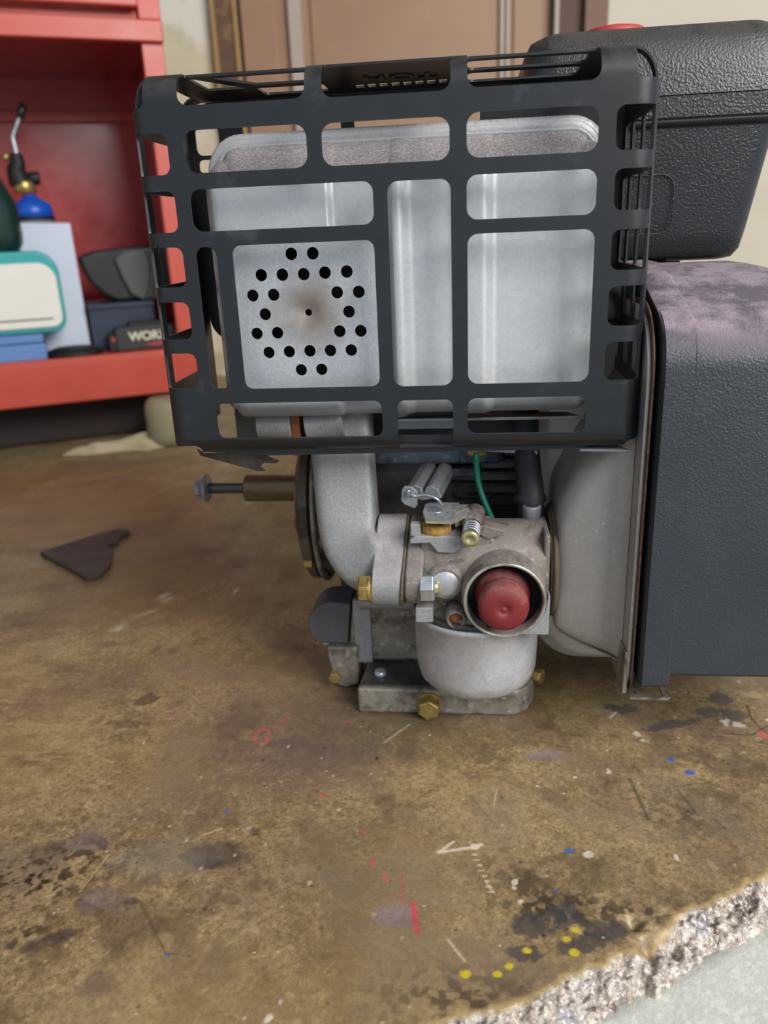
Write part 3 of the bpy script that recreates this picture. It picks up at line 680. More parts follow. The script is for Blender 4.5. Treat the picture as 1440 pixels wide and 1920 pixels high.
# ---- stuff seen through the lower windows: exhaust bosses and shield plate
MB().cyl((-68, 30, 157), (-52, 30, 157), 6.5).build('mounting_boss', m_cast, eng, bevel=.6)
MB().cyl((-45.5, 30, 156), (-28, 30, 158), 7).build('mounting_boss', m_cast, eng, bevel=.6)
MB().prismX([(26, 143), (38, 143), (37, 166), (25, 164)], -52, -48).build('rusty_strap', m_rust, eng, bevel=.4)
MB().hexa((-50, 27, 147.5), (1, 0, -.2), 6, 5).build('strap_bolt', m_steel, eng)
sp = MB(); sp.prism([(-8, 0), (20, 0), (78, 0), (74, 30), (40, 34), (4, 30)], lambda a, b: (a, 26+b, 158-b*.15), lambda a, b: (a, 26+b, 159.2-b*.15))
sp.build('heat_shield_plate', m_steel, eng, bevel=.3)
MB().prismY([(-8, 178), (20, 160), (22, 150), (-8, 150)], 45, 47).build('shield_gusset', m_steel, eng, bevel=.3)
MB().prismY([(-85, 185), (-79, 185), (-52, 150), (-85, 140)], 50, 52).build('side_gusset', m_oily, eng, bevel=.3)

# ---- intake elbow
el = MB(); pth = [(-31, 44, 168), (-30.8, 41, 150), (-30.4, 38, 130), (-29.4, 35, 108), (-27, 31, 97.5), (-20, 27, 92), (-14, 26, 91), (-8, 25, 91)]
rings = []
for i, p in enumerate(pth):
    a = Vector(pth[max(i-1, 0)]); b = Vector(pth[min(i+1, len(pth)-1)]); d = (b-a).normalized()
    yv = Vector((0, 1, 0)); side = d.cross(yv).normalized(); dep = side.cross(d).normalized()
    wd = 14.5 if i < 5 else (16 if i < 7 else 14); dp = 14
    rings.append([Vector(p) + side*u + dep*v for u, v in rrect(-wd, wd, -dp, dp, [7.5, 3.5, 9, 9], 3)])
el.loft(rings); elb = el.build('intake_elbow', m_cast, eng, sub=1)
# flange (seen edge-on) as a lozenge in the YZ plane with bolts
def loz(y0, z0, y1, z1, r, n=10):
    a = math.atan2(z1-z0, y1-y0); out = []
    for k in range(n+1): t = a + PI/2 + PI*k/n; out.append((y0+r*math.cos(t), z0+r*math.sin(t)))
    for k in range(n+1): t = a - PI/2 + PI*k/n; out.append((y1+r*math.cos(t), z1+r*math.sin(t)))
    return out
def skewx(m, x0, x1, poly, k): return m.prism(poly, lambda a, b: (x0+(b-76)*k, a, b), lambda a, b: (x1+(b-76)*k, a, b))
skewx(MB(), -16.8, -3.4, loz(14, 86, 30, 101, 11.5), .07).build('intake_flange', m_cast, elb, bevel=.8, seg=2)
skewx(MB(), -3.3, -2.0, loz(13, 86, 30, 101, 11.2), .07).build('gasket', m_gasket, eng)
carb = skewx(MB(), -1.9, 6.3, loz(13, 87, 30, 101, 11), .07).build('carburetor', m_carb, eng, bevel=1.4, seg=3)
MB().hexa((-17, 6, 85.5), (-1, 0, 0), 11, 5).cyl((-17.5, 6, 85.5), (-16, 6, 85.5), 6.2).build('flange_bolt', m_brass, elb, bevel=.3)
MB().hexa((6.2, 6, 86.5), (1, 0, 0), 11.5, 6.5, .8, .3).build('flange_nut', m_zinc, carb, bevel=.3)
MB().cyl((11, 6, 86.5), (14.6, 6, 86.5), 3.2).build('stud', m_gold, carb)

# ---- carburettor body
bd = MB()
bd.lathe([(17, 0), (18, 3), (19, 20), (20.5, 34), (20.5, 56)], (6, 27, 90), (1, 0, 0), 40)
bd.build('throat', m_carb, carb)
MB().lathe([(29, 0), (27.5, 2), (22, 5.5), (19, 12), (18, 18)], (31.2, 31, 69.2), (0, 0, 1), 56).build('skirt', m_wet, carb)
MB().prismY(rrect(6, 40, 69, 109, [6, 2, 4, 4]), 13, 40).build('body_block', m_carb, carb, bevel=3, seg=4)
MB().prismY([(40, 67), (63.2, 67), (63.4, 92), (60, 95), (40, 95)], 7, 42).build('body_square', m_carb, carb, bevel=1.2, seg=3)
MB().prismY([(43, 64.9), (63.3, 64.9), (63.5, 84), (62.6, 84), (61.6, 77), (58, 71), (52, 67), (46, 65.6)], 2.5, 30).build('lower_ledge', m_cast, carb, bevel=.5)
MB().box(61, 63.6, 9, 46, 74, 110).build('outlet_flange', m_carb, carb, bevel=1)
# primer ring: hollow cup facing the camera
pc = (43.4, 83.6)
ring = MB().lathe([(16.4, 30), (21, 30), (20.3, 22), (19.2, 8), (18.4, -.6), (18.0, -1.6), (17.4, -2), (16.7, -1.7), (16.3, -.6), (16.1, 16), (3, 16)], (pc[0], 0, pc[1]), (0, 1, 0), 64)
ringo = ring.build('primer_housing', m_carb, carb)
MB().lathe([(16.5, -1.5), (17.0, -2.3), (17.8, -2.3), (18.3, -1.5), (17.4, -.8)], (pc[0], 0, pc[1]), (0, 1, 0), 64, open_=True).build('bright_rim', m_rim, carb)
MB().lathe([(.01, 3.9), (15.6, 3.8), (15.95, 1), (16.05, .9)], (pc[0], 2.5, pc[1]), (0, 1, 0), 48, open_=True).build('dark_liner', m_black, carb)
pb = MB().lathe([(14.5, 15), (14, 12), (12.9, 10), (12.5, 7), (12.3, 3), (11.6, .8), (10.2, -.4), (10.4, -1.6), (10.9, -4), (11.1, -8.5), (10.5, -11.2), (8.8, -12.5), (5, -13), (2.9, -13), (2.3, -12.4), (1.2, -12.1), (.6, -12.6), (.01, -12.7)], (pc[0]-.6, 2.5, pc[1]-.3), (0, 1, 0), 64)
pb.build('primer_bulb', m_red, carb)
# welch plug, drilled hole, bosses
MB().lathe([(10, 8), (9.4, 2), (8.2, -1.6), (7.0, -2.6), (6.4, -2.4)], (17.3, 8.5, 88), (0, 1, 0), 40).build('plug_boss', m_carb, carb)
MB().lathe([(6.1, .6), (6.1, 0), (5.6, -.5), (.01, -.7)], (17.3, 6.2, 88), (0, 1, 0), 40).build('welch_plug', m_bowl, carb)
MB().lathe([(6, 14), (4.8, 2), (4.3, 0), (3.6, -.5), (3.2, 0), (3.1, 5), (.01, 5)], (22.0, 3, 71.6), (0, 1, 0), 32).build('drain_boss', m_carb, carb)
MB().lathe([(3, 2), (2.9, 0), (.01, -.4)], (22.0, 4.4, 71.6), (0, 1, 0), 24).build('rusty_plug', m_rust, carb)
MB().prismY([(3.5, 76), (11.5, 76), (11.5, 68.5), (3.5, 68.5)], 6, 14).build('square_lug', m_cast, carb, bevel=.6)
# top-left boss, felt washer, throttle shaft and lever plate
MB().prismY([(1.5, 107.6), (4, 109.6), (24.5, 109.4), (24.5, 103.5), (21, 101), (14, 101.4), (10.5, 106), (1.5, 105.6)], 10, 34).build('shaft_boss', m_cast, carb, bevel=.8)
MB().box(2, 6.5, 11, 15, 109, 115).build('stop_lug', m_cast, carb, bevel=.6)
MB().lathe([(6.5, 0), (7.0, 1), (7.0, 3.4), (6.3, 4.3), (3.5, 4.5)], (13.2, 17, 109), (0, 0, 1), 32).build('felt_washer', m_foam, carb)
MB().cyl((13.2, 18.5, 113), (13.2, 18.5, 119), 3.4).cyl((13.2, 18.5, 115.3), (13.2, 18.5, 116.3), 4.2).build('throttle_shaft', m_zinc, carb)
lv = MB(); lpoly = [P(793, 962, Z=118.2)[:2], P(797, 947, Z=118.2)[:2], P(806, 943, Z=118.2)[:2], P(860, 944, Z=118.2)[:2], P(862, 947, Z=118.2)[:2], P(892, 948, Z=118.2)[:2], P(890, 955, Z=118.2)[:2], P(855, 973, Z=118.2)[:2], P(848, 976, Z=118.2)[:2], P(798, 974, Z=118.2)[:2]]
lh = [circ(P(815, 966, Z=118.2)[0], P(815, 966, Z=118.2)[1], 1.1, 12), circ(P(838, 962, Z=118.2)[0], P(838, 962, Z=118.2)[1], .7, 10), circ(P(849, 949, Z=118.2)[0], P(849, 949, Z=118.2)[1], .6, 10), circ(P(843, 970, Z=118.2)[0], P(843, 970, Z=118.2)[1], .6, 10)]
lev = sheet([(float(a), float(b)) for a, b in lpoly], lh, lambda u, v: (u, v, 118.6)).build('throttle_lever', m_steel, carb, solid=1.3)
sheet([(float(a), float(b)) for a, b in lpoly], [], lambda u, v: (u, v-.25, 117.4)).build('lever_underside', m_gold, lev, solid=.9)
q0 = P(891, 950, Z=118.6); MB().prism([(q0[0]-1, q0[1]), (q0[0]-9, q0[1]-9), (q0[0]-9, q0[1]-8), (q0[0]-1, q0[1]+1)], lambda a, b: (a, b, 112), lambda a, b: (a, b, 119)).build('lever_tab', m_gold, lev)
# idle screw with spring, pointing at the viewer
sc = P(881, 1012, Y=2); a0 = Vector((sc[0], 2, sc[2])); ax_ = Vector((.10, 1, .18)).normalized()
MB().lathe([(3.9, 2.6), (3.9, .6), (3.3, 0), (1.7, 0), (1.2, 1.2), (.01, 1.2)], a0, ax_, 32).build('idle_screw', m_gold, carb)
hx = []
for k in range(0, 90):
    t_ = k/89; ang = t_*2*PI*4; hx.append(a0 + ax_*(3.2+t_*8) + Vector((math.cos(ang)*3.5, 0, math.sin(ang)*3.5)))
MB().tube(hx, .55, 6, 1).build('screw_spring', m_zinc, carb)
MB().cyl(a0+ax_*2.5, a0+ax_*20, 2.2).build('screw_shank', m_steel, carb)
MB().lathe([(4, 0), (4.8, 2), (5, 12)], a0+ax_*11.5, ax_, 24).build('screw_boss', m_carb, carb)
MB().prismY([(sc[0]+3, sc[2]-1), (sc[0]+2, sc[2]+3), (sc[0]+7, sc[2]+2.4), (sc[0]+15, sc[2]+.5), (sc[0]+15, sc[2]-2), (sc[0]+8, sc[2]-4)], 12, 20).build('stop_bracket', m_carb, carb, bevel=.6)
MB().lathe([(2, 0), (4.2, 0), (4.4, 10), (4.2, 11), (3.2, 11.2), (3, 8)], (57, 33, 105), (0, 0, 1), 28).build('fuel_inlet', m_steel, carb)
# float bowl
bwl = MB().lathe([(30.2, 40.5), (30.8, 39.6), (30.8, 38), (29.9, 37), (29.6, 20), (29.2, 10), (27.8, 5), (24.5, 1.6), (20, .4), (.01, 0)], (31.2, 31, 26), (0, 0, 1), 96)
bwl.build('float_bowl', m_bowl, carb)
MB().lathe([(29.6, 0), (30.2, .4), (30.2, 2.6), (29, 3.2), (.01, 3.2)], (31.2, 31, 66.2), (0, 0, 1), 80).build('bowl_flange', m_oily, carb)

# ---- crankcase, base and side cover
base = MB().prismZ([(-30.5, 35), (46, 35), (52, 36), (57.5, 40), (60.5, 47), (63, 60), (63, 150), (-26, 150), (-28.5, 55)], 0, 14.6).build('mounting_base', m_dirty, eng, bevel=1.6, seg=3)
MB().prismZ([(-29, 38), (54, 38), (60, 50), (60, 148), (-24, 148), (-27, 56)], 14.4, 15.4).build('oily_top_face', m_oily, base, bevel=.5)
MB().hexa((7, 34.8, 6.8), (0, -1, 0), 10, 7.5, .8, .4).cyl((7, 35.5, 6.8), (7, 34, 6.8), 6.2).build('base_bolt', m_brass, base, bevel=.3)
MB().hexa((62, 52, 15), (.8, -.6, 0), 7, 5).build('base_bolt', m_brass, base, bevel=.3)
MB().lathe([(3.4, 0), (3.4, 2), (2.6, 3.4), (.01, 3.8)], (-19.5, 48, 14.8), (0, 0, 1), 24).build('cap_screw', m_zinc, base)
cc = MB(); cc.box(-33, 60, 62, 150, 15, 53); cc.build('crankcase', m_dirty, eng, bevel=3, seg=3)
MB().box(-34.5, -25, 60.5, 64, 15, 53).build('gasket_rim', m_cast, eng, bevel=.6)
MB().cyl((-30, 58, 54), (10, 58, 54), 4.6).build('breather_tube', m_cast, eng, bevel=.5)
# D-shaped cover at lower left
dp = [Y_(660, 1133, 60), Y_(630, 1130, 60)] ; 
dpoly = [Y_(657, 1133, 60), Y_(625, 1130, 60)] + [Y_(620-42*math.sin(a), 1172-42*math.cos(a), 60) for a in np.linspace(.2, 2.5, 12)] + [Y_(652, 1208, 60)]
MB().prismY(dpoly, 60, 82).build('oil_fill_boss', m_grayflat, eng, bevel=1.2, seg=3)
MB().prismY([Y_(600, 1206, 61), Y_(655, 1206, 61), Y_(660, 1130, 61), Y_(672, 1130, 61), Y_(672, 1232, 61), Y_(625, 1232, 61)], 61.5, 84).build('boss_rim', m_dirty, eng, bevel=1)
MB().prismY([(a, max(b, .8)) for a, b in (Y_(612, 1215, 56), Y_(670, 1215, 56), Y_(672, 1285, 56), Y_(650, 1300, 56), Y_(632, 1288, 56), Y_(615, 1240, 56))], 57, 90).build('case_foot', m_dirty, eng, bevel=1.5)
MB().hexa((Y_(628, 1268, 56)[0], 57, Y_(628, 1268, 56)[1]), (0, -1, 0), 6, 4).build('case_bolt', m_brass, eng, bevel=.3)
sc2 = MB()
sc2.lathe([(10, -8), (13, -7), (30, -4), (44, 0), (47, 2), (47, 6), (44, 7), (44, 24)], (-62, 108, 96), (1, 0, 0), 56)
side = sc2.build('side_cover', m_dirty2, eng, soft=40)
MB().lathe([(45.5, 0), (48.2, .8), (48.2, 2.6), (45.5, 3)], (-54.5, 108, 96), (1, 0, 0), 56, open_=True).build('cover_rim', m_dirty, side)
MB().lathe([(6, 0), (8, 1.5), (9, 12), (11, 16)], (-64, 76, 92), (1, -.1, 0), 24).build('cover_ear', m_dirty2, side)
for a in (3.72, 5.0):
    MB().hexa((-56.5, 108+45*math.cos(a), 96+45*math.sin(a)), (-1, 0, 0), 6.5, 4.5).build('cover_bolt', m_brass, side)
sh = MB().lathe([(8.0, -2), (8.0, 2), (7.6, 3), (7.6, 33.6), (6.9, 34.4), (3, 34.4)], (-64, 100, 104), (-1, 0, 0), 40)
shaft = sh.build('crankshaft', m_shaft, eng)
tp = [(3.1, 0)]
for k in range(19): tp += [(3.15, 2+k*1.15), (2.75, 2.55+k*1.15)]
tp += [(3.1, 24)]
MB().lathe(tp, (-98, 100, 104), (-1, 0, 0), 24).build('threaded_bolt', m_bolt, shaft)
MB().lathe([(3, 0), (7.4, .3), (8.0, 1), (8.0, 2), (7.2, 2.6), (5.4, 4.4)], (-120, 100, 104), (-1, 0, 0), 32).hexa((-121.5, 100, 104), (-1, 0, 0), 8.5, 6.5).build('flanged_bolt_head', m_steel, shaft)
MB().prismX([(80, 40), (136, 40), (136, 160), (100, 178), (76, 140)], -44, 58).build('cylinder_block', m_oily, eng, bevel=3)
# fins
for k in range(5):
    z = 103 + k*6.6
    MB().prismZ(rrect(18, 60, 72-k*.5, 120, 10), z-3, z-1.6).build('cooling_fin', m_fin, eng, bevel=.4)
MB().prismZ(rrect(-22, 46, 64, 120, 5), 127, 139).build('cylinder_head', m_blue, eng, bevel=1.5)
MB().prismZ(rrect(6, 34, 66, 110, 3), 120, 124).build('head_rib', m_blue, eng, bevel=.6)
MB().prismZ([(24, 54), (60, 44), (66, 80), (20, 80)], 137, 139).build('manifold_bracket', m_steel, eng, bevel=.3)
MB().hexa((32, 56, 137.2), (0, 0, -1), 9, 3).build('manifold_bolt', m_brass, eng)
# governor channel bracket with link
ch = MB(); pA = P(818, 880, Y=60); pB = P(792, 926, Y=26)
dirc = (Vector(pB)-Vector(pA)); L = dirc.length; zx = dirc.normalized(); xx = Vector((1, 0, 0)); xx = (xx - zx*xx.dot(zx)).normalized(); yy = zx.cross(xx)
def CF(a, b, c): return Vector(pA) + xx*a + yy*b + zx*c
cs = [(-9, 2), (-7.5, -2.5), (-3.5, -4), (-.5, -3), (.5, 0), (1.5, -3), (4, -4), (7.5, -2.5), (9, 2), (6, 2), (0, 3.5), (-6, 2)]
cs = [(a, -b) for a, b in cs]
ch.loft([[CF(a, b, 0) for a, b in cs], [CF(a, b, L) for a, b in cs]], smooth=False); chn = ch.build('governor_bracket', m_steel, eng, bevel=.6)
MB().prismY([Y_(753, 918, 21), Y_(758, 911, 21), Y_(772, 912, 21), Y_(783, 921, 21), Y_(783, 946, 21), Y_(778, 953, 21), Y_(758, 945, 21), Y_(752, 938, 21)], 20, 22).build('end_cap', m_steel, chn, bevel=.5)
MB().tube([P(766, 930, Y=18), P(765, 922, Y=17), P(769, 920, Y=18), P(772, 928, Y=19), P(780, 930, Y=20), P(800, 928, Y=19), P(820, 936, Y=18), P(829, 947, Y=20)], .75, 8).build('link_rod', m_zinc, chn)
# hose, green wire
MB().tube([(57, 38, 107), (57, 38, 118), (56, 44, 128), (55, 52, 142), (55, 58, 160)], 6.2, 16).build('fuel_hose', m_rubber, eng)
MB().lathe([(6.6, 0), (7.6, 1), (7.6, 3.5), (6.6, 4.5)], (56.6, 39, 115), (0, .2, 1), 24).build('hose_clamp', m_rubber, eng)
MB().tube([P(893, 850, Y=46), P(894, 880, Y=46), P(898, 910, Y=45), P(910, 945, Y=43), P(928, 985, Y=42)], 1.5, 10).build('green_wire', m_green, eng)
# white blower housing behind the carburettor
wh = MB(); wp = rrect(61, 190, 16.5, 196, [26, 20, 20, 8], 8)
wr = [[(x + (6 if k == 0 else 0)*(1 if x < 100 else -1), y, z + (5 if k == 0 else 0)*(1 if z < 100 else -1)) for x, z in wp] for k, y in enumerate((62, 68, 150))]
wh.loft(wr); wh.build('blower_housing', m_white, eng, bevel=1.5)
MB().prismX([(52, 196), (110, 196), (118, 214), (60, 214)], 78, 104).build('shroud_cover', m_black, eng, bevel=2)

# ---- air cleaner: drawn steel cup, thin flange plate with tab, black cover
ac = MB()
def yz(x, y0, y1, z0, z1, r): return [(x, y, z) for y, z in rrect(y0, y1, z0, z1, r, 6)]
def dome(x, y0, y1, pts):
    return [(x, y0, z) for z in ()]
def oct_(x, y0, y1, z0, z1, lo, hi, r=5):
    """front side vertical, lower and upper corners cut by lo / hi"""
    pl = [(y0, z0+lo*.4), (y0+lo*.6, z0), (y1, z0), (y1, z1), (y0+hi*.5, z1), (y0, z1-hi)]
    out = []
    for i, p in enumerate(pl):
        a = Vector(pl[i-1]); b = Vector(p); c = Vector(pl[(i+1) % 6])
        u = (a-b).normalized()*r; w = (c-b).normalized()*r
        for k in range(5):
            t_ = k/4; q_ = (b+u)*(1-t_)**2 + b*2*t_*(1-t_) + (b+w)*t_**2
            out.append((x, q_.x, q_.y))
    return out
ac.loft([oct_(67.3, 21, 84, 60, 116, 8, 10, 4), oct_(68.0, 18.5, 86, 58, 121, 8, 12, 5), oct_(69.8, 17, 88, 56, 126, 8, 14, 6), oct_(79, 14, 92, 51, 146, 9, 16, 7), oct_(95.2, 11, 97, 46, 172, 9, 18, 7), oct_(96.8, 8.5, 99, 44, 176, 9, 18, 7)], cap1=False)
acb = ac.build('air_cleaner_cup', m_house, eng, sub=1)
MB().lathe([(24, 0), (26, .5), (26, 2), (24.5, 3.2)], (64.6, 40, 86), (1, 0, 0), 40).lathe([(27, 0), (27.5, 1.6), (26, 2.6)], (66, 40, 86), (1, 0, 0), 40).build('neck_gasket', m_gasket, acb)
fl = rrect(-3.5, 112, 39.5, 206, [10, 12, 30, 28], 10)
flg = MB().loft([[(97.0, y, z) for y, z in fl], [(98.6, y, z) for y, z in fl]]).build('backing_plate', m_house, eng, bevel=.4)
fl2 = rrect(-5.5, 114, 38.5, 208, [9, 12, 30, 28], 10)
MB().loft([[(98.6, y, z) for y, z in fl2], [(99.7, y, z) for y, z in fl2]]).build('rolled_edge', m_copper, flg, bevel=.5)
tabp = sheet([(99, -6), (115, -6), (116.5, -4.5), (116.5, 14), (99, 14)], [rrect(105.5, 113.5, -2.6, 6, .4)], lambda u, v: (u, v, 39)).build('slotted_tab', m_tab, flg, solid=1.3)
MB().prism([(-5, 40), (40, 40), (34, 58), (-3, 60)], lambda a, b: (96.2-(60-b)*.04, a, b), lambda a, b: (97.4, a, b)).build('lower_web', m_tab, flg, bevel=.4)
# cover: profile in the YZ plane swept along X; a collar next to the plate, then the main body
def cover_ring(x, fy, zb, sh=0., zt=0.):
    """profile from bottom front up the face, over the rounded shoulder and back along the sloped top"""
    pts = [(112, zb), (112, 200-sh+zt), (98, 219.5-sh+zt), (66, 219.5-sh+zt)]
    f0 = (42, 215.4-sh*.55+zt)
    pts += [f0]
    a, b, d = Vector(f0), Vector((fy+1.5, 200.5-sh*.1+zt)), Vector((fy, 176))
    pa = b + (a-b).normalized()*17; pd = b + (d-b).normalized()*17
    for k in range(9):
        t_ = k/8; q_ = pa*(1-t_)**2 + b*2*t_*(1-t_) + pd*t_**2; pts.append((q_.x, q_.y))
    pts += [(fy, zb+2), (fy+2, zb)]
    return [(x, y, z) for y, z in pts]
cv = MB().loft([cover_ring(101.6, -8.5, 46.8), cover_ring(102.4, -10.5, 45.8, -.6), cover_ring(113.0, -10.8, 46.4, -.9), cover_ring(113.9, -9.9, 47, .1)], smooth=True)
cvo = cv.build('air_cleaner_cover', m_plast, eng, soft=28)
mb2 = MB().loft([cover_ring(109, -9.3, 51.2, 1), cover_ring(152, -9.3, 51.2, 1), cover_ring(172, -9.3, 51.2, 6), cover_ring(196, -9.3, 51.2, 9), cover_ring(214, -4, 58, 12)], smooth=True)
mb2.build('cover_body', m_plast, cvo, soft=28)

# ---- fuel tank
tk = MB()
def box_ring(z, x0, x1, y0, y1, r): return [(x, y, z) for x, y in rrect(x0, x1, y0, y1, r, 8)]
tk.loft([box_ring(219, 70, 153, 102, 188, 10), box_ring(220, 66, 158, 99, 196, 13), box_ring(224, 62, 161, 96, 202, 15), box_ring(232, 60, 162.5, 94.5, 203, 15), box_ring(270, 56, 168.5, 91, 204, 15), box_ring(278.5, 55, 170, 90, 205, 15)])
tank = tk.build('fuel_tank', m_tank, eng, soft=40)
MB().loft([box_ring(277.6, 55.5, 170, 89, 207, 16), box_ring(279.6, 53.6, 174, 88, 208, 16), box_ring(280.6, 53.6, 174, 88, 208, 16)]).build('dark_seam', m_black, tank)
lid = MB().loft([box_ring(280.6, 53.4, 174, 88, 208, 16), box_ring(281.4, 52.6, 175, 87.2, 209, 16), box_ring(289.4, 52.4, 175.2, 87, 209, 16), box_ring(289.7, 53.4, 174.2, 88.3, 208, 16), box_ring(290.3, 53.4, 174.2, 88.3, 208, 16), box_ring(290.6, 52.9, 174.7, 87.5, 208, 16), box_ring(303, 53.5, 173, 88.5, 206, 16), box_ring(312, 54.5, 172, 90.5, 205, 16), box_ring(317.5, 57.5, 169, 94, 202, 15), box_ring(320.5, 63, 164, 101, 196, 12), box_ring(321.5, 72, 156, 110, 188, 8)])
lid.build('tank_lid', m_tank, tank, soft=40)
MB().lathe([(15, 0), (15.5, 1), (15.5, 9), (14.5, 11), (10, 12), (.01, 12)], (104, 160, 320.5), (0, 0, 1), 32).build('filler_cap', m_redcap, tank)
# raised outline on the tank front
ro = MB(); rp = rrect(72, 124, 232, 258, 6, 6); rg_ = [(x, 91.6-(z-250)*.03, z) for x, z in rp]
ro.tube([Vector(p) for p in rg_] + [Vector(rg_[0])], .35, 6, 1); ro.build('raised_outline', m_tank, tank)
MB().prismX([(100, 205), (180, 205), (176, 224), (104, 224)], 90, 126).build('tank_bracket', m_black, eng, bevel=2)
MB().prism([(126, 214), (136, 214), (133, 222), (120, 222)], lambda a, b: (a, 112, b), lambda a, b: (a, 140, b)).build('bracket_leg', m_white, eng, bevel=.5)
MB().cyl((86, 74, 190), (86, 74, 203), 5).build('starter_knob', m_redcap, eng, bevel=1)

# ================================================================== LOOSE STEEL PLATE ON THE BENCH
m_plate = mat('dark_scaled_steel_plate', '4e453f', .45, .4, .2, 30, [('2e2826', 30, .5, .66, .6), ('9a8e82', 60, .66, .74, .6)], None)
pp = [P(x, y, Z=0)[:2] for x, y in ((76, 1043), (165, 1092), (190, 1085), (207, 1068), (213, 1036), (200, 1030), (222, 1024), (226, 1012), (245, 1004), (240, 999), (215, 1000), (160, 1016))]
tag(MB().prismZ([(float(a), float(b)) for a, b in pp], 0.35, 4.0).build('steel_plate', m_plate, None, bevel=.5), 'dark triangular steel plate with a notched corner lying on the bench', 'metal plate')

# ================================================================== RED TOOL CABINET
m_redp = mat('red_enamel', 'b03636', .24, 0, .06, 20, [('8f3030', 14, .55, .7, .3)], None, spec=.6)
m_redl = mat('chipped_red_enamel', 'bd4b3b', .4, 0, .06, 14, [('b8aca4', 45, .70, .73, .8), ('7b3530', 90, .68, .74, .6)], None)
cu_ = Vector((.88611, .46347, 0)); cw_ = Vector((-.46347, .88611, 0)); cor = Vector((-318.1, 651.6, 0))
def K(u, w, z): return cor + cu_*u + cw_*w + Vector((0, 0, z))
def PK(px, py, w=0.):
    """pixel -> (u, z) on the cabinet plane w deep"""
    r = Vector(ray(px, py)); o = Vector(CAM); pl = cor + cw_*w
    t_ = (pl - o).dot(cw_)/r.dot(cw_); q_ = o + r*t_; return ((q_-cor).dot(cu_), q_.z)
def kbox(m, u0, u1, w0, w1, z0, z1):
    vs = [K(u, w, z) for u in (u0, u1) for w in (w0, w1) for z in (z0, z1)]
    return m.add(vs, [(0, 1, 3, 2), (4, 6, 7, 5), (0, 4, 5, 1), (2, 3, 7, 6), (0, 2, 6, 4), (1, 5, 7, 3)])
cab = root('tool_cabinet', tuple(K(-250, 130, 0)), 'open red metal tool cabinet with chipped paint standing at the left', 'cabinet')
kbox(MB(), -520, 9, 0, 262, 60, 66).build('cabinet_floor', m_redp, cab, bevel=.6)
kbox(MB(), -520, 4, -3, 2, 60, 109).build('front_lip', m_redl, cab, bevel=2)
kbox(MB(), -520, 2, -2.4, 12, 106, 113).build('lip_return', m_redl, cab, bevel=2)
kbox(MB(), -520, 4, 3, 262, 104, 112).build('shelf', m_redp, cab, bevel=1)
kbox(MB(), 4, 9.5, 2, 262, 60, 640).build('side_panel', m_redp, cab, bevel=.6)
kbox(kbox(MB(), -14, 9.5, -2, 2, 109, 640), -14, -11, 2, 14, 112, 640).build('front_stile', m_redl, cab, bevel=1.2)
kbox(MB(), -520, 4, 256, 262, 66, 640).build('back_panel', m_redp, cab, bevel=.6)
kbox(MB(), -520, -2, 2, 256, 452, 458).build('underside', m_redp, cab, bevel=.6)
kbox(MB(), -520, -2, 248, 256, 398, 412).build('back_rail', m_redl, cab, bevel=1.5)
kbox(MB(), -520, 10, -9, 6, 446, 468).build('upper_rail', m_redl, cab, bevel=2)
dr = kbox(MB(), -520, -14, -7, 8, 486, 640).build('drawer', m_redl, cab, bevel=2)
kbox(MB(), -520, -14, -17, -7, 477, 487).build('drawer_pull', m_redl, dr, bevel=2.5)
kbox(kbox(MB(), -14, 10, -6, 4, 468, 640), -520, -14, 2, 8, 468, 478).build('drawer_frame', m_redl, cab, bevel=1.5)
MB().lathe([(3, 0), (5, 0), (5, 2), (3, 3)], K(-2, 130, 300), -cu_, 16).build('rivet', m_redl, cab)
for u, w in ((-40, 20), (-40, 235), (-480, 20), (-480, 235)):
    MB().cyl(K(u, w, .3), K(u, w, 60), 10, 12).build('foot', m_black, cab, bevel=1)
kbox(MB(), -500, -10, 60, 240, 2, 58).build('under_cabinet_shade', mat('dark_brown_shade', '2c2422', .8, 0, .2, 20), cab, bevel=2)  # dark block added in place of the shade under the cabinet floor

# things on the shelf -------------------------------------------------
def kprism(m, pts, w0, w1):
    return m.loft([[K(u, w0, z) for u, z in pts], [K(u, w1, z) for u, z in pts]], smooth=False)
SZ = 112.3
# pale box standing behind
a = PK(28, 418, 70); b = PK(130, 418, 70); c = PK(152, 640, 70)
pb_ = [(a[0], SZ), (b[0]+2, SZ), (b[0]+1, b[1]), (a[0], a[1])]
tag(kprism(MB(), pb_, 70, 120).build('pale_box', mat('pale_blue_grey_card', 'c6cfde', .6, 0, .03, 8), None, bevel=1.5), 'tall plain pale blue-grey box standing between the teal case and the black pouch', 'box')
# blue case under the teal one
b0 = PK(84, 640, 12)
bl = [(-330, SZ), (b0[0]-1, SZ), (b0[0], SZ+4), (b0[0], PK(60, 626, 12)[1]-3), (b0[0]-3, PK(60, 626, 12)[1]), (-330, PK(60, 626, 12)[1])]
bt = PK(60, 626, 12)[1]
blc = kprism(MB(), rrect(-330, b0[0], SZ, SZ+(bt-SZ)*.62, 3, 3), 12, 66).build('blue_case', mat('light_blue_plastic', '5d83b8', .4, 0, .06, 10), None, bevel=1)
tag(blc, 'light blue plastic case lying under the teal and white case', 'case')
kprism(MB(), rrect(-330, b0[0]-1, SZ+(bt-SZ)*.66, bt, 3, 3), 12.5, 66).build('case_lid', blc.data.materials[0], blc, bevel=1)
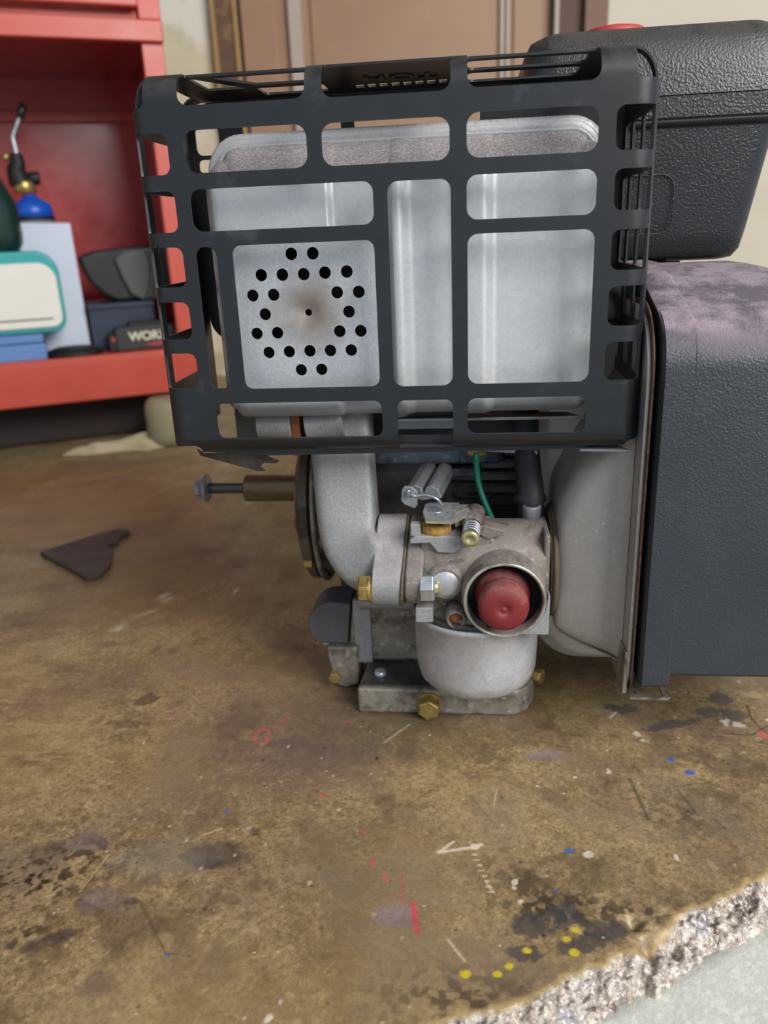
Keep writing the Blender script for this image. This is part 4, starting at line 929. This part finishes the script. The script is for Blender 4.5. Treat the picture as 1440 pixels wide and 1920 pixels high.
# teal case with white face
m_teal = mat('teal_plastic', '2f9c9c', .4, 0, .05, 10); m_wht = mat('warm_white_plastic', 'dcd9d0', .4, 0, .02, 10)
t1 = PK(118, 555, 8); tt_ = PK(0, 473, 8)[1]; tbm = bt + .5
tc_ = kprism(MB(), rrect(-360, t1[0], tbm, tt_, [12, 16, 26, 20], 8), 8, 60).build('teal_case', m_teal, None, bevel=3, seg=3)
tag(tc_, 'rounded teal case with a white front resting on the blue case', 'case')
kprism(MB(), rrect(-350, t1[0]-4, tbm+6, tt_-13, [10, 12, 20, 20], 8), 4.5, 9).build('white_front', m_wht, tc_, bevel=1.5)
kprism(MB(), rrect(-330, t1[0]-14, tbm+15, tbm+17, .8, 2), 3.9, 5).build('slot_line', mat('slot_grey', '6a6660', .6), tc_)
# green bottle on the teal case
gb = PK(-18, 430, 34); g1 = PK(41, 430, 34); rg2 = g1[0]-gb[0]; gz0 = tt_+.4
gtop = PK(0, 280, 34)[1]
bot = MB().lathe([(rg2*.6, 0), (rg2*.85, 2.5), (rg2*.97, 8), (rg2, 16), (rg2, 44), (rg2*.94, 54), (rg2*.72, 70), (rg2*.5, 88), (rg2*.3, 100), (8, 104), (8, 112)], K(gb[0], 34, gz0), (0, 0, 1), 40).build('green_bottle', mat('dark_green_enamel', '12302c', .3, 0, .1, 20), None)
tag(bot, 'dark green gas bottle standing on the teal case at the left picture edge', 'bottle')
MB().lathe([(9, 0), (9, 8), (5, 9)], K(gb[0], 34, gz0+112), (0, 0, 1), 20).build('bottle_neck', m_brass, bot)
# torch on its blue gas cylinder
tq = PK(62, 400, 155); te = PK(101, 400, 155); rt = te[0]-tq[0]; ztop = PK(60, 366, 155)[1]; zmid = PK(60, 400, 155)[1]
torch = root('blow_torch', tuple(K(tq[0], 155, SZ)), 'gas blow torch with bent steel nozzle on a blue topped cylinder behind the pale box', 'blow torch')
MB().lathe([(rt*.9, 0), (rt, 3), (rt, zmid-8-SZ)], K(tq[0], 155, SZ), (0, 0, 1), 40).build('cylinder_label', mat('grey_printed_label', '8f9196', .35, .2, .1, 60), torch)
MB().lathe([(rt+.6, 0), (rt+.8, 2), (rt+.4, 4)], K(tq[0], 155, zmid-9), (0, 0, 1), 40).build('black_band', m_black, torch)
MB().lathe([(rt, 0), (rt*.99, 9), (rt*.9, 17), (rt*.6, 22), (10, 24), (9, 28)], K(tq[0], 155, zmid-6), (0, 0, 1), 40).build('cylinder_shoulder', mat('bright_blue_enamel', '1653b8', .3, 0, .05, 10), torch)
nk = PK(47, 358, 155); nt = PK(43, 344, 155)
MB().lathe([(13, 0), (14, 1), (14, 12), (12, 15)], K(nk[0], 155, nk[1]-3), (0, 0, 1), 12).build('brass_collar', m_brass, torch)
hb = PK(38, 343, 155); ht = PK(30, 288, 155)
MB().tube([K(hb[0], 155, hb[1]-2), K(hb[0]-2, 155, hb[1]+14), K((hb[0]+ht[0])/2, 155, (hb[1]+ht[1])/2+4), K(ht[0], 155, ht[1])], lambda t_: 13.5-6.5*t_, 20).build('torch_body', m_black, torch)
kn = PK(66, 330, 155); MB().cyl(K(hb[0]+6, 155, kn[1]), K(kn[0]-6, 152, kn[1]), 3.5).lathe([(7, 0), (8, 1.5), (8, 11), (7, 13)], K(kn[0]-8, 152, kn[1]-3), cu_, 14).build('valve_knob', m_black, torch)
MB().cyl(K(hb[0]-14, 155, PK(18, 297, 155)[1]-3), K(hb[0]-9, 155, PK(18, 297, 155)[1]+6), 4.5).build('igniter_nozzle', m_brass, torch)
n1_ = PK(31, 290, 155); n2_ = PK(24, 256, 155); n3_ = PK(43, 198, 155)
MB().tube([K(n1_[0], 155, n1_[1]), K((n1_[0]+n2_[0])/2, 155, (n1_[1]+n2_[1])/2), K(n2_[0], 155, n2_[1]), K((n2_[0]*.65+n3_[0]*.35), 155, (n2_[1]*.65+n3_[1]*.35)), K(n3_[0], 155, n3_[1])], 3.4, 16).build('steel_nozzle', m_zinc, torch)
n4_ = PK(37, 222, 155); MB().cyl(K(n4_[0], 155, n4_[1]), K(n3_[0]+.8, 155, n3_[1]+2), 4.7).build('burner_tip', m_bolt, torch)
# navy box, black pouch, battery, dark dish
n0 = PK(160, 590, 60); n1 = PK(290, 590, 60); nt_ = PK(220, 568, 60)[1]
n0 = (b[0]+5, 0)
nav = kprism(MB(), rrect(n0[0], n1[0], SZ, nt_-7, 2, 2), 60, 150).build('navy_box', mat('navy_plastic', '202c42', .45, 0, .1, 20), None, bevel=1)
tag(nav, 'navy blue plastic box under the black rounded pouch', 'box')
kprism(MB(), rrect(n0[0]-.8, n1[0]+1, nt_-6.6, nt_, 2, 2), 57, 152).build('box_lid', nav.data.materials[0], nav, bevel=1)
c0_ = PK(145, 485, 75); c1_ = (-6., 0); ctz = PK(240, 466, 75)[1]; cbz = nt_+.6
def pk_(x, y, w): a_ = PK(x, y, w); return (min(a_[0], -4), max(a_[1], nt_+.7))
bp_ = [pk_(x, y, 74) for x, y in ((146, 482), (180, 470), (240, 463), (318, 457), (330, 470), (330, 575), (250, 573), (222, 567), (196, 554), (172, 533), (156, 508))]
pou = kprism(MB(), bp_, 76, 150).build('black_pouch', mat('black_ribbed_rubber', '1b1b1d', .55, 0, .2, 20), None, bevel=5, seg=3)
tag(pou, 'black rounded rubber pouch with a ribbed grey end on top of the navy box', 'pouch')
m_gend = mat('grey_rubber_end', '4a4c4c', .6, 0, .12, 20)
ce = [pk_(x, y, 70) for x, y in ((214, 486), (232, 472), (272, 465), (312, 462), (318, 500), (316, 545), (300, 568), (268, 569), (246, 552), (228, 520))]
kprism(MB(), ce, 69, 78).build('ribbed_end', m_gend, pou, bevel=3, seg=3)
for k in range(5):
    rib = [pk_(268+k*9+14*math.cos(a_), 515+46*math.sin(a_), 68) for a_ in np.linspace(-1.3, 1.3, 9)]
    MB().tube([K(u_, 68.6, z_) for u_, z_ in rib], 1.0, 6, 1).build('rib', m_black, pou)
k0 = PK(203, 628, 22); k1 = PK(336, 628, 22); kz = PK(270, 604, 22)[1]
bat = kprism(MB(), rrect(k0[0]+8, k1[0]-2, SZ, kz-5, [3, 3, 6, 6], 4), 24, 56).build('battery_pack', mat('charcoal_plastic', '2b2c2c', .5, 0, .1, 20), None, bevel=2, seg=3)
tag(bat, 'black tool battery with pale lettering and red trim at the shelf front', 'battery')
kprism(MB(), rrect(k0[0]+26, k1[0]-12, kz-6, kz, 2, 3), 28, 52).build('slide_rail', m_black, bat, bevel=1)
kprism(MB(), rrect(k0[0], k0[0]+9, SZ, kz-12, 3, 3), 28, 52).build('latch', m_black, bat, bevel=1)
kprism(MB(), rrect(k0[0]+3, k0[0]+8, SZ+12, SZ+17, 2, 3), 26.8, 29).build('red_button', m_redcap, bat)
kprism(MB(), [(k1[0]-44, SZ+7), (k1[0]-12, SZ+9), (k1[0]-4, SZ+12), (k1[0]-4, SZ+7), (k1[0]-30, SZ+4)], 23.2, 25).build('red_stripe', m_redcap, bat)
kl = PK(272, 630, 23)
ang = math.atan2(cu_.y, cu_.x)
tl = K(kl[0]+4, 23.2, kl[1]); m_cream_t = mat('pale_print', 'ddd8b8', .6)
letters('WORX', tl.x, tl.y, tl.z, 15, m_cream_t, 'lettering', bat, (PI/2, 0, ang), .3, .3, .95)
dd_ = K(-118, 34, SZ)
dsk = MB().lathe([(30, 0), (33, 1), (33, 3), (31, 6), (22, 9), (.01, 10)], K(PK(140, 655, 38)[0], 36, SZ), (0, 0, 1), 48).build('black_disc', m_black, None)
tag(dsk, 'flat black disc lying in front of the pale box on the shelf', 'disc')

# things under / in front of the cabinet
m_rag = mat('pale_beige_cloth', 'b5a786', .95, 0, .12, 40, [('8a7c5c', 30, .5, .66, .5)], None)
ra = P(240, 838, Z=0); vs = []; nn_ = 30
rgm = MB()
for j in range(nn_+1):
    for i in range(nn_+1):
        u, v = i/nn_*2-1, j/nn_*2-1
        r_ = max(abs(u), abs(v)); e_ = 1-r_**3
        x = ra[0] + u*52 + v*10 + 6*math.sin(3*v+1); y = ra[1] + v*30 + u*12 + 4*math.sin(4*u)
        h = .5 + max(0, e_)*(9 + 4*math.sin(5*u+2*v) + 3*math.sin(9*v-3*u+1))
        vs.append((x, y, max(.5, h)))
rgm.add(vs, [(j*(nn_+1)+i, j*(nn_+1)+i+1, (j+1)*(nn_+1)+i+1, (j+1)*(nn_+1)+i) for j in range(nn_) for i in range(nn_)], True)
tag(rgm.build('cloth_rag', m_rag, None, solid=.6), 'crumpled pale beige cloth on the bench below the cabinet', 'cloth')
jr = P(325, 826, Z=0)
jar = MB().lathe([(20, .3), (24, 3), (26, 12), (26, 46), (23, 54), (18, 58), (.01, 58)], (jr[0], jr[1]-10, 0), (0, 0, 1), 36).build('beige_canister', mat('dull_beige_plastic', '8d8468', .6, 0, .12, 20), None)
tag(jar, 'rounded beige canister standing behind the lower left corner of the muffler guard', 'canister')
